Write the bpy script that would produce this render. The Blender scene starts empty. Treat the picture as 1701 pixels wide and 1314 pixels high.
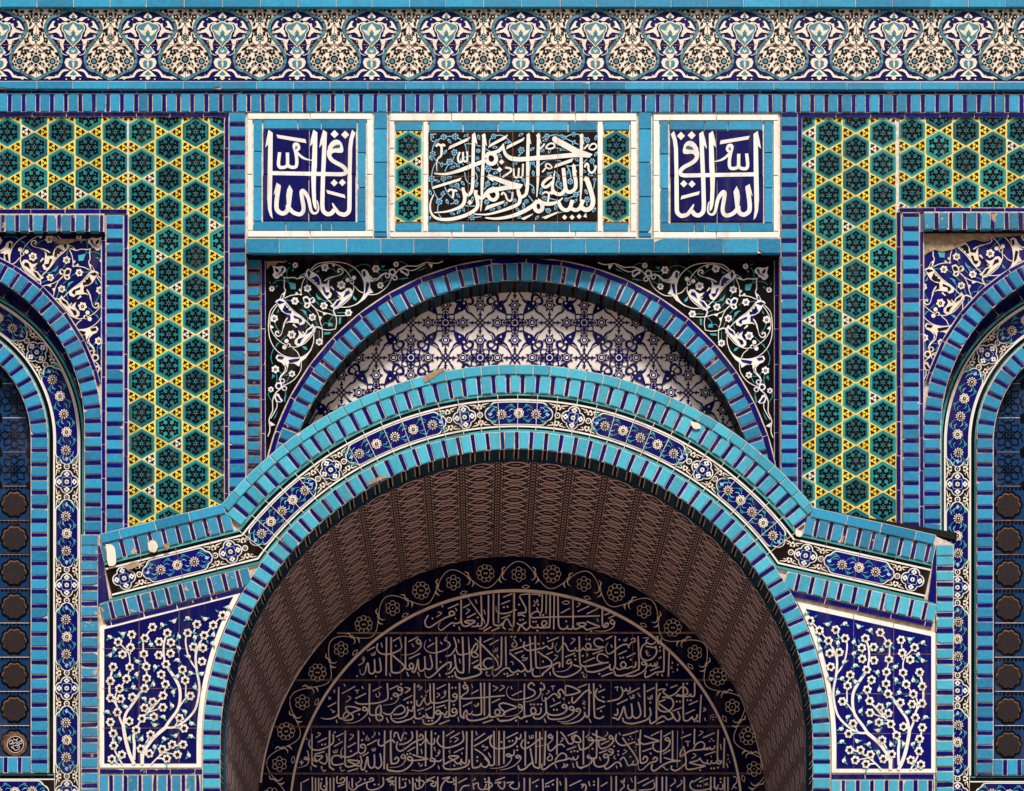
import bpy, math, random
from math import sin, cos, pi, atan2, hypot, radians
random.seed(11)
scene = bpy.context.scene

# ---------------------------------------------------------------- camera, sky, sun, exposure
# drawing units are px of a flat elevation: 1 px = 3 mm on the wall plane, the eye stands 8 m in front of it
S, D, VX, VY, ZC = 0.003, 8.0, 800.0, 2050.0, 1.6
cam = bpy.data.objects.new('camera', bpy.data.cameras.new('camera'))
scene.collection.objects.link(cam)
cam.location = (0, -D, ZC)
cam.rotation_euler = (radians(90), 0, 0)
cam.data.sensor_width = 36
cam.data.lens = 36 * D / (1701 * S)
cam.data.shift_x = (850.5 - VX) / 1701
cam.data.shift_y = (VY - 657) / 1701
cam.data.clip_end = 2000
scene.camera = cam

SUN_EL, SUN_AZ = radians(57), radians(-14)
world = bpy.data.worlds.new('World'); scene.world = world
world.use_nodes = True
wn = world.node_tree
sky = wn.nodes.new('ShaderNodeTexSky')
sky.sky_type = 'NISHITA'; sky.sun_disc = False
sky.sun_elevation = SUN_EL; sky.sun_rotation = radians(180) + SUN_AZ
sky.air_density = 1.0; sky.dust_density = 3.0; sky.ozone_density = 1.0
wn.links.new(sky.outputs[0], wn.nodes['Background'].inputs[0])
wn.nodes['Background'].inputs[1].default_value = 0.05
sun = bpy.data.objects.new('sun', bpy.data.lights.new('sun', 'SUN'))
scene.collection.objects.link(sun)
sun.data.energy = 3.3; sun.data.angle = radians(10); sun.data.color = (1.0, 0.95, 0.88)
sun.rotation_euler = (radians(90) - SUN_EL, 0, -SUN_AZ)
scene.view_settings.view_transform = 'Standard'
scene.view_settings.look = 'None'
scene.view_settings.exposure = 0.55
scene.view_settings.gamma = 1.0

# ---------------------------------------------------------------- materials
def nodes_mat(name):
    m = bpy.data.materials.new(name); m.use_nodes = True
    return m, m.node_tree.nodes, m.node_tree.links, m.node_tree.nodes['Principled BSDF']

def glaze(name, col, rough=0.22, var=0.3, wear=0.0, wearcol=(0.5, 0.36, 0.25), bump=0.15, tint=None, scale=60.0, spec=0.2, dirt=0.4):
    m, n, l, b = nodes_mat(name)
    tc = n.new('ShaderNodeTexCoord')
    geo = n.new('ShaderNodeNewGeometry')
    no = n.new('ShaderNodeTexNoise'); no.inputs['Scale'].default_value = scale; no.inputs['Detail'].default_value = 5
    l.new(tc.outputs['Object'], no.inputs['Vector'])
    add = n.new('ShaderNodeMath'); add.operation = 'ADD'
    mul = n.new('ShaderNodeMath'); mul.operation = 'MULTIPLY'; mul.inputs[1].default_value = 0.55
    l.new(geo.outputs['Random Per Island'], mul.inputs[0])
    mul2 = n.new('ShaderNodeMath'); mul2.operation = 'MULTIPLY'; mul2.inputs[1].default_value = 0.6
    l.new(no.outputs[0], mul2.inputs[0])
    l.new(mul.outputs[0], add.inputs[0]); l.new(mul2.outputs[0], add.inputs[1])
    ramp = n.new('ShaderNodeValToRGB')
    lo = tuple(c * (1 - var) for c in col) + (1,)
    hi = tuple(min(1, c * (1 + var)) for c in (tint or col)) + (1,)
    ramp.color_ramp.elements[0].position = 0.1; ramp.color_ramp.elements[0].color = lo
    ramp.color_ramp.elements[1].position = 0.95; ramp.color_ramp.elements[1].color = hi
    l.new(add.outputs[0], ramp.inputs[0])
    out = ramp.outputs[0]
    b.inputs['Roughness'].default_value = rough
    b.inputs['Specular IOR Level'].default_value = spec
    if wear > 0:
        nw = n.new('ShaderNodeTexNoise'); nw.inputs['Scale'].default_value = 17; nw.inputs['Detail'].default_value = 9; nw.inputs['Roughness'].default_value = 0.62
        l.new(tc.outputs['Object'], nw.inputs['Vector'])
        r2 = n.new('ShaderNodeValToRGB')
        r2.color_ramp.elements[0].position = 0.74 - wear; r2.color_ramp.elements[0].color = (0, 0, 0, 1)
        r2.color_ramp.elements[1].position = 0.76 - wear; r2.color_ramp.elements[1].color = (1, 1, 1, 1)
        l.new(nw.outputs[0], r2.inputs[0])
        mx = n.new('ShaderNodeMix'); mx.data_type = 'RGBA'
        l.new(r2.outputs[0], mx.inputs[0]); l.new(out, mx.inputs[6]); mx.inputs[7].default_value = wearcol + (1,)
        out = mx.outputs[2]
        rr = n.new('ShaderNodeMapRange'); rr.inputs[3].default_value = rough; rr.inputs[4].default_value = 0.8
        l.new(r2.outputs[0], rr.inputs[0]); l.new(rr.outputs[0], b.inputs['Roughness'])
    # rain streaks and dust that have settled on the glaze
    mp = n.new('ShaderNodeMapping'); mp.inputs['Scale'].default_value = (9, 9, 1.3)
    l.new(tc.outputs['Object'], mp.inputs[0])
    ns = n.new('ShaderNodeTexNoise'); ns.inputs['Scale'].default_value = 1.6; ns.inputs['Detail'].default_value = 7; ns.inputs['Roughness'].default_value = 0.65
    l.new(mp.outputs[0], ns.inputs['Vector'])
    rs = n.new('ShaderNodeMapRange'); rs.inputs[1].default_value = 0.52; rs.inputs[2].default_value = 0.78; rs.inputs[4].default_value = dirt
    l.new(ns.outputs[0], rs.inputs[0])
    md = n.new('ShaderNodeMix'); md.data_type = 'RGBA'
    l.new(rs.outputs[0], md.inputs[0]); l.new(out, md.inputs[6]); md.inputs[7].default_value = (0.11, 0.085, 0.065, 1)
    out = md.outputs[2]
    l.new(out, b.inputs['Base Color'])
    if bump:
        nb = n.new('ShaderNodeTexNoise'); nb.inputs['Scale'].default_value = 28; nb.inputs['Detail'].default_value = 3
        l.new(tc.outputs['Object'], nb.inputs['Vector'])
        bp = n.new('ShaderNodeBump'); bp.inputs['Strength'].default_value = bump; bp.inputs['Distance'].default_value = 0.004
        l.new(nb.outputs[0], bp.inputs['Height']); l.new(bp.outputs[0], b.inputs['Normal'])
    return m

def rough_mat(name, c1, c2, scale=40, rough=0.9, c3=None):
    m, n, l, b = nodes_mat(name)
    tc = n.new('ShaderNodeTexCoord')
    no = n.new('ShaderNodeTexNoise'); no.inputs['Scale'].default_value = scale; no.inputs['Detail'].default_value = 8; no.inputs['Roughness'].default_value = 0.65
    l.new(tc.outputs['Object'], no.inputs['Vector'])
    ramp = n.new('ShaderNodeValToRGB')
    ramp.color_ramp.elements[0].position = 0.33; ramp.color_ramp.elements[0].color = c1 + (1,)
    ramp.color_ramp.elements[1].position = 0.62; ramp.color_ramp.elements[1].color = c2 + (1,)
    if c3:
        e = ramp.color_ramp.elements.new(0.45); e.color = c3 + (1,)
    l.new(no.outputs[0], ramp.inputs[0]); l.new(ramp.outputs[0], b.inputs['Base Color'])
    b.inputs['Roughness'].default_value = rough
    b.inputs['Specular IOR Level'].default_value = 0.2
    bp = n.new('ShaderNodeBump'); bp.inputs['Strength'].default_value = 0.5; bp.inputs['Distance'].default_value = 0.004
    l.new(no.outputs[0], bp.inputs['Height']); l.new(bp.outputs[0], b.inputs['Normal'])
    return m

def lace_mat():
    m, n, l, b = nodes_mat('soffit_lace_tile')
    uv = n.new('ShaderNodeUVMap')
    sp = n.new('ShaderNodeSeparateXYZ'); l.new(uv.outputs[0], sp.inputs[0])
    def M(op, a, b_=None, c=None):
        x = n.new('ShaderNodeMath'); x.operation = op
        for i, q in enumerate((a, b_, c)):
            if q is None: continue
            if isinstance(q, (int, float)): x.inputs[i].default_value = q
            else: l.new(q, x.inputs[i])
        return x.outputs[0]
    u, v = sp.outputs[0], sp.outputs[1]
    no = n.new('ShaderNodeTexNoise'); no.inputs['Scale'].default_value = 5; no.inputs['Detail'].default_value = 5
    l.new(uv.outputs[0], no.inputs['Vector'])
    nz = M('MULTIPLY', M('SUBTRACT', no.outputs[0], 0.5), 0.16)
    uc = M('ABSOLUTE', M('SUBTRACT', M('FRACT', u), 0.5))
    row = M('ADD', M('MULTIPLY', v, 2.9), nz)
    e = M('COSINE', M('MULTIPLY', uc, pi / 0.72))
    odd = M('MULTIPLY', M('GREATER_THAN', M('FRACT', M('MULTIPLY', row, 0.5)), 0.5), 0.28)
    d1 = M('MULTIPLY', M('ABSOLUTE', M('SUBTRACT', M('FRACT', row), 0.5)), 2.0)
    s_ = M('ABSOLUTE', M('SUBTRACT', d1, M('SUBTRACT', e, odd)))
    lens = M('MULTIPLY', M('LESS_THAN', s_, 0.21), M('LESS_THAN', uc, 0.37))
    core = M('MULTIPLY', M('LESS_THAN', d1, 0.13), M('LESS_THAN', uc, 0.12))
    chev = M('MULTIPLY', M('LESS_THAN', M('FRACT', M('ADD', M('MULTIPLY', row, 2.0), M('MULTIPLY', uc, 7.0))), 0.4), M('GREATER_THAN', uc, 0.3))
    knot = M('GREATER_THAN', M('SINE', M('MULTIPLY', uc, 70.0)), -0.35)
    buff = M('MAXIMUM', lens, core)
    dot = M('MULTIPLY', chev, knot)
    worn = M('GREATER_THAN', no.outputs[0], 0.33)
    dark = M('SUBTRACT', 1.0, M('MULTIPLY', M('MAXIMUM', buff, dot), worn))
    mx = n.new('ShaderNodeMix'); mx.data_type = 'RGBA'
    l.new(dark, mx.inputs[0])
    mx.inputs[6].default_value = (0.74, 0.53, 0.5, 1); mx.inputs[7].default_value = (0.012, 0.006, 0.016, 1)
    joint = M('GREATER_THAN', uc, 0.482)
    mx2 = n.new('ShaderNodeMix'); mx2.data_type = 'RGBA'
    l.new(joint, mx2.inputs[0]); l.new(mx.outputs[2], mx2.inputs[6]); mx2.inputs[7].default_value = (0.12, 0.07, 0.035, 1)
    l.new(mx2.outputs[2], b.inputs['Base Color'])
    b.inputs['Roughness'].default_value = 0.45
    return m

MT = {}
MT['turq'] = glaze('turquoise_glaze', (0.017, 0.185, 0.37), var=0.34, tint=(0.03, 0.265, 0.44), wear=0.02, wearcol=(0.55, 0.42, 0.3))
MT['turqw'] = glaze('turquoise_glaze_chipped', (0.035, 0.22, 0.37), var=0.4, wear=0.12, wearcol=(0.5, 0.36, 0.22))
MT['aqua'] = glaze('aqua_glaze', (0.045, 0.34, 0.5), var=0.25, tint=(0.07, 0.4, 0.52), wear=0.03, wearcol=(0.6, 0.42, 0.26))
MT['navy'] = glaze('navy_glaze', (0.004, 0.003, 0.115), var=0.4, wear=0.03, wearcol=(0.4, 0.27, 0.2), spec=0.1)
MT['navyw'] = glaze('navy_glaze_worn', (0.01, 0.008, 0.1), var=0.4, wear=0.12, wearcol=(0.42, 0.28, 0.18), spec=0.12)
MT['ink'] = glaze('ink_blue_glaze', (0.004, 0.004, 0.08), var=0.35, spec=0.08)
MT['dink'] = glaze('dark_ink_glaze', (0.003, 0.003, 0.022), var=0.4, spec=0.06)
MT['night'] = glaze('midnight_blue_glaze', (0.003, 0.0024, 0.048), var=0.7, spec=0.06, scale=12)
MT['black'] = glaze('black_glaze', (0.003, 0.002, 0.0025), var=0.4, spec=0.06)
MT['umber'] = glaze('umber_glaze', (0.011, 0.0055, 0.004), var=0.4, spec=0.06)
MT['brown'] = glaze('brown_drawn_line', (0.05, 0.02, 0.013), var=0.4, spec=0.2)
MT['white'] = glaze('white_glaze', (0.8, 0.77, 0.7), var=0.1, rough=0.3)
MT['ivory'] = glaze('ivory_frame_glaze', (0.84, 0.8, 0.71), var=0.12, rough=0.35, wear=-0.01, wearcol=(0.6, 0.4, 0.24))
MT['cream'] = glaze('cream_glaze', (0.8, 0.7, 0.57), var=0.14, rough=0.3, wear=-0.04, wearcol=(0.45, 0.3, 0.2))
MT['tymp'] = glaze('warm_white_tile_glaze', (0.78, 0.7, 0.63), var=0.1, rough=0.3)
MT['letter'] = glaze('buff_letter_glaze', (0.84, 0.68, 0.6), var=0.1, rough=0.4)
MT['yellow'] = glaze('yellow_glaze', (0.82, 0.5, 0.015), var=0.25, tint=(0.85, 0.6, 0.06), rough=0.3)
MT['paley'] = glaze('pale_yellow_line', (0.8, 0.68, 0.24), var=0.2, rough=0.3)
MT['teal'] = glaze('teal_glaze', (0.012, 0.2, 0.2), var=0.45, tint=(0.02, 0.25, 0.24))
MT['teal2'] = glaze('deep_teal_glaze', (0.005, 0.08, 0.115), var=0.5, tint=(0.008, 0.14, 0.155))
MT['petrol'] = glaze('petrol_band_glaze', (0.03, 0.11, 0.16), var=0.9, tint=(0.055, 0.17, 0.21), scale=130)
MT['skyb'] = glaze('pale_blue_drawn_glaze', (0.24, 0.52, 0.7), var=0.25)
MT['leaf'] = glaze('teal_leaf_glaze', (0.05, 0.32, 0.34), var=0.45)
MT['gblue'] = glaze('grille_blue_glaze', (0.003, 0.03, 0.1), var=0.6, scale=30)
MT['plug'] = rough_mat('recess_shaded_plug', (0.010, 0.007, 0.008), (0.03, 0.02, 0.02), 160)  # shade of the recessed holes put into the plug colour
MT['plugrim'] = rough_mat('terracotta_rim', (0.07, 0.035, 0.022), (0.2, 0.11, 0.065), 60)
MT['mortar'] = rough_mat('lime_mortar', (0.36, 0.23, 0.16), (0.72, 0.6, 0.5), 55, c3=(0.6, 0.46, 0.36))
MT['mortarw'] = rough_mat('white_mortar', (0.55, 0.45, 0.36), (0.82, 0.78, 0.7), 40)
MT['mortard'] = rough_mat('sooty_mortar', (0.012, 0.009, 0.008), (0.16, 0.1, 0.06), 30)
MT['grout'] = rough_mat('brown_grout', (0.12, 0.06, 0.035), (0.35, 0.2, 0.12), 50)
MT['stone'] = rough_mat('pale_stone_paving', (0.26, 0.2, 0.16), (0.36, 0.29, 0.24), 3)
MT['gapdark'] = rough_mat('dark_gap_black', (0.004, 0.004, 0.004), (0.012, 0.011, 0.01), 20)  # black painted for the dark gap over the right wing
MT['earth'] = rough_mat('bare_earthy_render', (0.2, 0.12, 0.07), (0.42, 0.3, 0.19), 40)
MT['slate'] = glaze('shaded_sooty_turquoise_underside', (0.012, 0.04, 0.07), var=0.4, spec=0.1)  # turquoise copied darker for brick undersides, with shade and soot in the colour
MT['soot_shade'] = glaze('shaded_sooty_navy_underside', (0.008, 0.005, 0.012), var=0.4, spec=0.06)  # navy copied near-black for undersides and overhangs, shade put into the colour
MT['lace'] = lace_mat()

# ---------------------------------------------------------------- geometry helpers
def W(x, y, h):
    f = (D - h) / D
    return ((x - VX) * S * f, -h, ZC + (VY - y) * S * f)

def spline(p, n=5):
    if len(p) < 3: return list(p)
    q = [p[0]] + list(p) + [p[-1]]
    out = []
    for i in range(1, len(q) - 2):
        a, b, c, d = q[i-1], q[i], q[i+1], q[i+2]
        for k in range(n):
            t = k / n
            out.append(tuple(0.5 * (2*b[j] + (c[j]-a[j])*t + (2*a[j]-5*b[j]+4*c[j]-d[j])*t*t + (3*b[j]-a[j]-3*c[j]+d[j])*t**3) for j in (0, 1)))
    out.append(tuple(p[-1]))
    return out

def clip_rect(p, r):
    x0, y0, x1, y1 = r
    for ax, lim, sg in ((0, x0, 1), (0, x1, -1), (1, y0, 1), (1, y1, -1)):
        out = []
        for i in range(len(p)):
            a, b = p[i-1], p[i]
            ia, ib = (a[ax]-lim)*sg >= 0, (b[ax]-lim)*sg >= 0
            if ia != ib:
                t = (lim - a[ax]) / (b[ax] - a[ax])
                out.append((a[0]+(b[0]-a[0])*t, a[1]+(b[1]-a[1])*t))
            if ib: out.append(b)
        p = out
        if len(p) < 3: return []
    return p

class G:
    """collects faces for ONE mesh"""
    def __init__(s, T=None, clip=None):
        s.v, s.f, s.m, s.mats, s.uv = [], [], [], [], []
        s.T, s.clip, s.k = T, clip, 0
    def mi(s, mat):
        if mat not in s.mats: s.mats.append(mat)
        return s.mats.index(mat)
    def face(s, pts, mat, uv=None):
        i = len(s.v); s.v += pts
        s.f.append(tuple(range(i, i + len(pts)))); s.m.append(s.mi(mat)); s.uv.append(uv)
    def poly(s, pts, h, mat, hs=None):
        if s.T: pts = [s.T(*p) for p in pts]
        if s.clip:
            pts = clip_rect(pts, s.clip)
            if not pts: return
        s.k = (s.k + 1) % 14; h += s.k * 0.00005
        if sum(pts[i-1][0]*pts[i][1]-pts[i][0]*pts[i-1][1] for i in range(len(pts))) > 0: pts = pts[::-1]
        s.face([W(x, y, h) for x, y in pts], mat)
    def disc(s, x, y, r, h, mat, n=14):
        s.poly([(x + r*cos(2*pi*i/n), y + r*sin(2*pi*i/n)) for i in range(n)], h, mat)
    def ring(s, x, y, r, w, h, mat, n=16):
        s.stroke([(x + r*cos(2*pi*i/n), y + r*sin(2*pi*i/n)) for i in range(n + 1)], w, h, mat, smooth=False)
    def petals(s, x, y, r, n, h, mat, rot=0, depth=0.35, sharp=False):
        N = n * (6 if not sharp else 2); p = []
        for i in range(N):
            a = 2*pi*i/N
            if sharp: rr = r if i % 2 == 0 else r*(1-depth)
            else: rr = r*(1 - depth + depth*abs(cos(n*a/2))**0.7)
            p.append((x + rr*cos(a+rot), y + rr*sin(a+rot)))
        s.poly(p, h, mat)
    def stroke(s, pts, w, h, mat, smooth=True, n=5):
        p = spline(pts, n) if smooth else list(pts)
        if s.T: p = [s.T(*q) for q in p]
        N = len(p)
        if N < 2: return
        s.k = (s.k + 1) % 14; h += s.k * 0.00005
        L, R, dr = [], [], []
        for i in range(N):
            a, b = p[max(0, i-1)], p[min(N-1, i+1)]
            dx, dy = b[0]-a[0], b[1]-a[1]; q = hypot(dx, dy) or 1
            dx, dy = dx/q, dy/q
            if isinstance(w, (int, float)): ww = w
            else:
                t = i/(N-1)*(len(w)-1); j = min(int(t), len(w)-2); ww = w[j] + (w[j+1]-w[j])*(t-j)
            L.append((p[i][0]-dy*ww/2, p[i][1]+dx*ww/2)); R.append((p[i][0]+dy*ww/2, p[i][1]-dx*ww/2)); dr.append((dx, dy))
        for A in (L, R):
            for i in range(1, N):
                if (A[i][0]-A[i-1][0])*dr[i][0] + (A[i][1]-A[i-1][1])*dr[i][1] < 0: A[i] = A[i-1]
        for i in range(N-1):
            q = [L[i], L[i+1], R[i+1], R[i]]
            if s.clip:
                q = clip_rect(q, s.clip)
                if not q: continue
            hh = h + i*0.000004
            s.face([W(x, y, hh) for x, y in q], mat)
    def ext(s, pts, h1, h2, mat, closed=False):
        """walls running straight back into the building from an outline drawn on plane h1"""
        n = len(pts)
        for i in range(n if closed else n-1):
            a, b = W(*pts[i], h1), W(*pts[(i+1) % n], h1)
            s.face([a, b, (b[0], -h2, b[2]), (a[0], -h2, a[2])], mat)
    def brick(s, q, h0, h1, mat, bev=0.9, jit=0.3):
        q = [(x + random.uniform(-jit, jit), y + random.uniform(-jit, jit)) for x, y in q]
        cx, cy = sum(p[0] for p in q)/len(q), sum(p[1] for p in q)/len(q)
        h1 += random.uniform(-0.0006, 0.0006)
        sz = max(hypot(p[0]-cx, p[1]-cy) for p in q)+1
        tx, ty = random.uniform(-1, 1)*.0006/sz, random.uniform(-1, 1)*.0006/sz
        big = sz > 45
        if not big and random.random() < (0.4 if mat[-1] == 'w' else 0.13):      # a chipped corner
            c_ = random.randrange(len(q)); a_, o_, b_ = q[c_-1], q[c_], q[(c_+1) % len(q)]; k1, k2 = random.uniform(.1, .32), random.uniform(.06, .28)
            q[c_:c_+1] = [(o_[0]+(a_[0]-o_[0])*k1, o_[1]+(a_[1]-o_[1])*k1), (o_[0]+(b_[0]-o_[0])*k2, o_[1]+(b_[1]-o_[1])*k2)]
        fr, ed = [], []
        for x, y in q:
            d = hypot(x-cx, y-cy) or 1; k = min(1.25*bev/d, 0.4)
            fr.append((x+(cx-x)*k, y+(cy-y)*k))
        F = [W(x, y, h1+(x-cx)*tx+(y-cy)*ty) for x, y in fr]
        E = [W(x, y, h1-0.0022) for x, y in q]
        B = [(e[0], -h0, e[2]) for e in E]
        i = len(s.v); n = len(q); s.v += F + E + B; mm = s.mi(mat)
        fs = [tuple(range(i, i+n))]
        for a in range(n):
            b = (a+1) % n
            fs += [(i+a, i+n+a, i+n+b, i+b), (i+n+a, i+2*n+a, i+2*n+b, i+n+b)]
        s.f += fs; s.m += [mm]*len(fs); s.uv += [None]*len(fs)
    def single(s, name, label, cat, group=None):
        o = s.build(name); o['label'] = label; o['category'] = cat; o['kind'] = 'thing'
        if group: o['group'] = group
        return o
    def build(s, name, parent=None, smooth=False):
        me = bpy.data.meshes.new(name)
        me.from_pydata(s.v, [], s.f)
        for mt in s.mats: me.materials.append(MT[mt])
        me.polygons.foreach_set('material_index', s.m)
        if any(u is not None for u in s.uv):
            ul = me.uv_layers.new(name='UVMap')
            for pl, u in zip(me.polygons, s.uv):
                if u:
                    for li, q in zip(pl.loop_indices, u): ul.data[li].uv = q
        me.update()
        o = bpy.data.objects.new(name, me); scene.collection.objects.link(o)
        if parent is not None:
            o.parent = parent
            o.matrix_parent_inverse = parent.matrix_world.inverted()
        return o

def thing(name, label, cat, at, group=None):
    o = bpy.data.objects.new(name, None); scene.collection.objects.link(o)
    o.empty_display_size = 0.05
    o.location = W(*at); o['label'] = label; o['category'] = cat; o['kind'] = 'thing'
    if group: o['group'] = group
    bpy.context.view_layer.update()
    return o

def line(P, Q):
    d = hypot(Q[0]-P[0], Q[1]-P[1]); ux, uy = (Q[0]-P[0])/d, (Q[1]-P[1])/d
    return (lambda s_, t: (P[0]+ux*s_-uy*t, P[1]+uy*s_+ux*t)), d

def arc(c, rm, a0):
    return lambda s_, t: (c[0]+sin(a0+s_/rm)*t, c[1]-cos(a0+s_/rm)*t)

def course(g, F, s0, s1, t0, t1, pat, h, gap=1.1, jit=0.3, h0=None, off=0, bm='mortar'):
    bed(g, F, s0, s1, t0-.7, t1+.7, h-.0042, bm, max(1, int((s1-s0)/14)))
    q, i = s0, off
    while q < s1 - 0.8:
        L, mt = pat[i % len(pat)]; L *= random.uniform(0.96, 1.04)
        e = min(q + L, s1)
        if e - q > gap + 1:
            m2 = mt
            hh = h - (0.0014 if mt.startswith('navy') else 0)
            g.brick([F(q+gap/2, t0), F(e-gap/2, t0), F(e-gap/2, t1), F(q+gap/2, t1)], (h-0.02) if h0 is None else h0, hh, m2, jit=jit)
        q = e; i += 1

def bed(g, F, s0, s1, t0, t1, h, mat='mortar', n=1):
    for i in range(n):
        a, b = s0+(s1-s0)*i/n, s0+(s1-s0)*(i+1)/n
        pts = [F(a, t0), F(b, t0), F(b, t1), F(a, t1)]
        if sum(pts[j-1][0]*pts[j][1]-pts[j][0]*pts[j-1][1] for j in range(4)) > 0: pts = pts[::-1]
        g.face([W(x, y, h) for x, y in pts], mat)

TN = [(15.8, 'turq'), (7.5, 'navy')]
def vcol(x0, x1, y0, y1):           # vertical brick column between two x: s runs down, t runs left
    return line((x1, y0), (x1, y1))[0], y1-y0, x1-x0

def rect(x0, y0, x1, y1): return [(x0, y0), (x1, y0), (x1, y1), (x0, y1)]

def draw(g, text, h, mat, smooth=True):
    """strokes written as 'w x y x y ...', one per line; P polygon; Q smooth polygon; D r x y .. diamonds; O r x y .. discs"""
    for ln in text.strip().split('\n'):
        for part in ln.split(';'):
            tk = part.split()
            if not tk: continue
            k = tk[0]
            if k in 'PQ':
                c = list(map(float, tk[1:])); p = list(zip(c[::2], c[1::2]))
                if k == 'Q':
                    p = spline(p + [p[0]], 4)[:-1]
                g.poly(p, h, mat)
            elif k in 'DO':
                r = float(tk[1]); c = list(map(float, tk[2:]))
                for x, y in zip(c[::2], c[1::2]):
                    if k == 'D': g.poly([(x-r, y), (x, y-r*1.02), (x+r, y), (x, y+r*1.02)], h, mat)
                    else: g.disc(x, y, r, h, mat, 10)
            else:
                fl = k[-1] if k[-1].isalpha() else ''
                w = float(k.rstrip('tsel')); c = list(map(float, tk[1:])); p = list(zip(c[::2], c[1::2]))
                sc = g.T and hypot(g.T(1, 0)[0]-g.T(0, 0)[0], g.T(1, 0)[1]-g.T(0, 0)[1]) or 1
                w *= sc
                ww = {'t': [w*.35, w, w, w*.3], 's': [w*.3, w, w], 'e': [w, w, w*.25]}.get(fl, w)
                g.stroke(p, ww, h, mat, smooth=(fl != 'l' and smooth))
# ---------------------------------------------------------------- drawn lettering and ornament (outlines in tenths of a drawing unit)
SQUARE = '''
P 160 105 230 155 225 800 215 1250 210 1420 230 1585 190 1540 155 1440 138 1250 145 860 155 350 105 400 125 280
P 905 105 972 150 965 700 950 880 945 1050 950 1250 962 1400 952 1445 915 1395 890 1300 880 1150 870 880 895 330 850 385 865 260
P 1070 105 1132 150 1115 600 1105 800 1100 880 1032 880 1055 340 1003 405 1025 270
P 1550 105 1605 160 1570 260 1552 400 1540 870 1478 870 1485 400 1505 250
66 215 826 900 838 1380 846
66 1370 846 1440 825 1440 765 1380 705 1280 652 1205 600 1168 530 1166 450
P 1140 480 1150 390 1190 320 1240 280 1290 268 1340 285 1380 330 1400 400 1405 450 1390 485 1330 490 1270 482 1225 492 1200 530
D 67 1258 178 1435 188
D 60 1252 988 1388 983
P 290 185 775 262 790 328 315 245
P 1120 1105 1425 1185 1442 1245 1140 1165
54 345 480 332 590 326 680 350 728 405 732 455 715 476 670 475 485
54 472 660 500 712 555 730 610 722 630 670 628 580 612 480 592 400 588 365 605 345 642 352 662 395 650 430 610 452
40e 620 470 700 548 780 592 885 614
72 330 1050 305 1210 292 1350 305 1440 370 1492 430 1488 475 1440 486 1350
P 295 985 365 1030 348 1140 290 1135 245 1190 262 1110
P 510 1020 562 1115 545 1250 530 1380 468 1380 455 1200 470 1100
66e 500 1400 560 1470 640 1507 700 1505 738 1450 740 1370 720 1250 708 1148 732 1120 780 1170 820 1240 842 1330 860 1420 890 1480 930 1495 975 1470 990 1410 985 1350 965 1280
70 1066 870 1058 1200 1055 1350 1072 1455 1140 1508 1210 1490 1255 1430
58s 1222 1325 1262 1400 1330 1495 1400 1510
70 1350 1502 1430 1516 1495 1460 1505 1350 1508 1000 1510 865
'''
SQ_EYES = 'P 1220 410 1250 375 1300 352 1345 355 1355 380 1330 400 1270 405; P 600 420 605 385 630 372 648 390 630 412'

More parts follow.
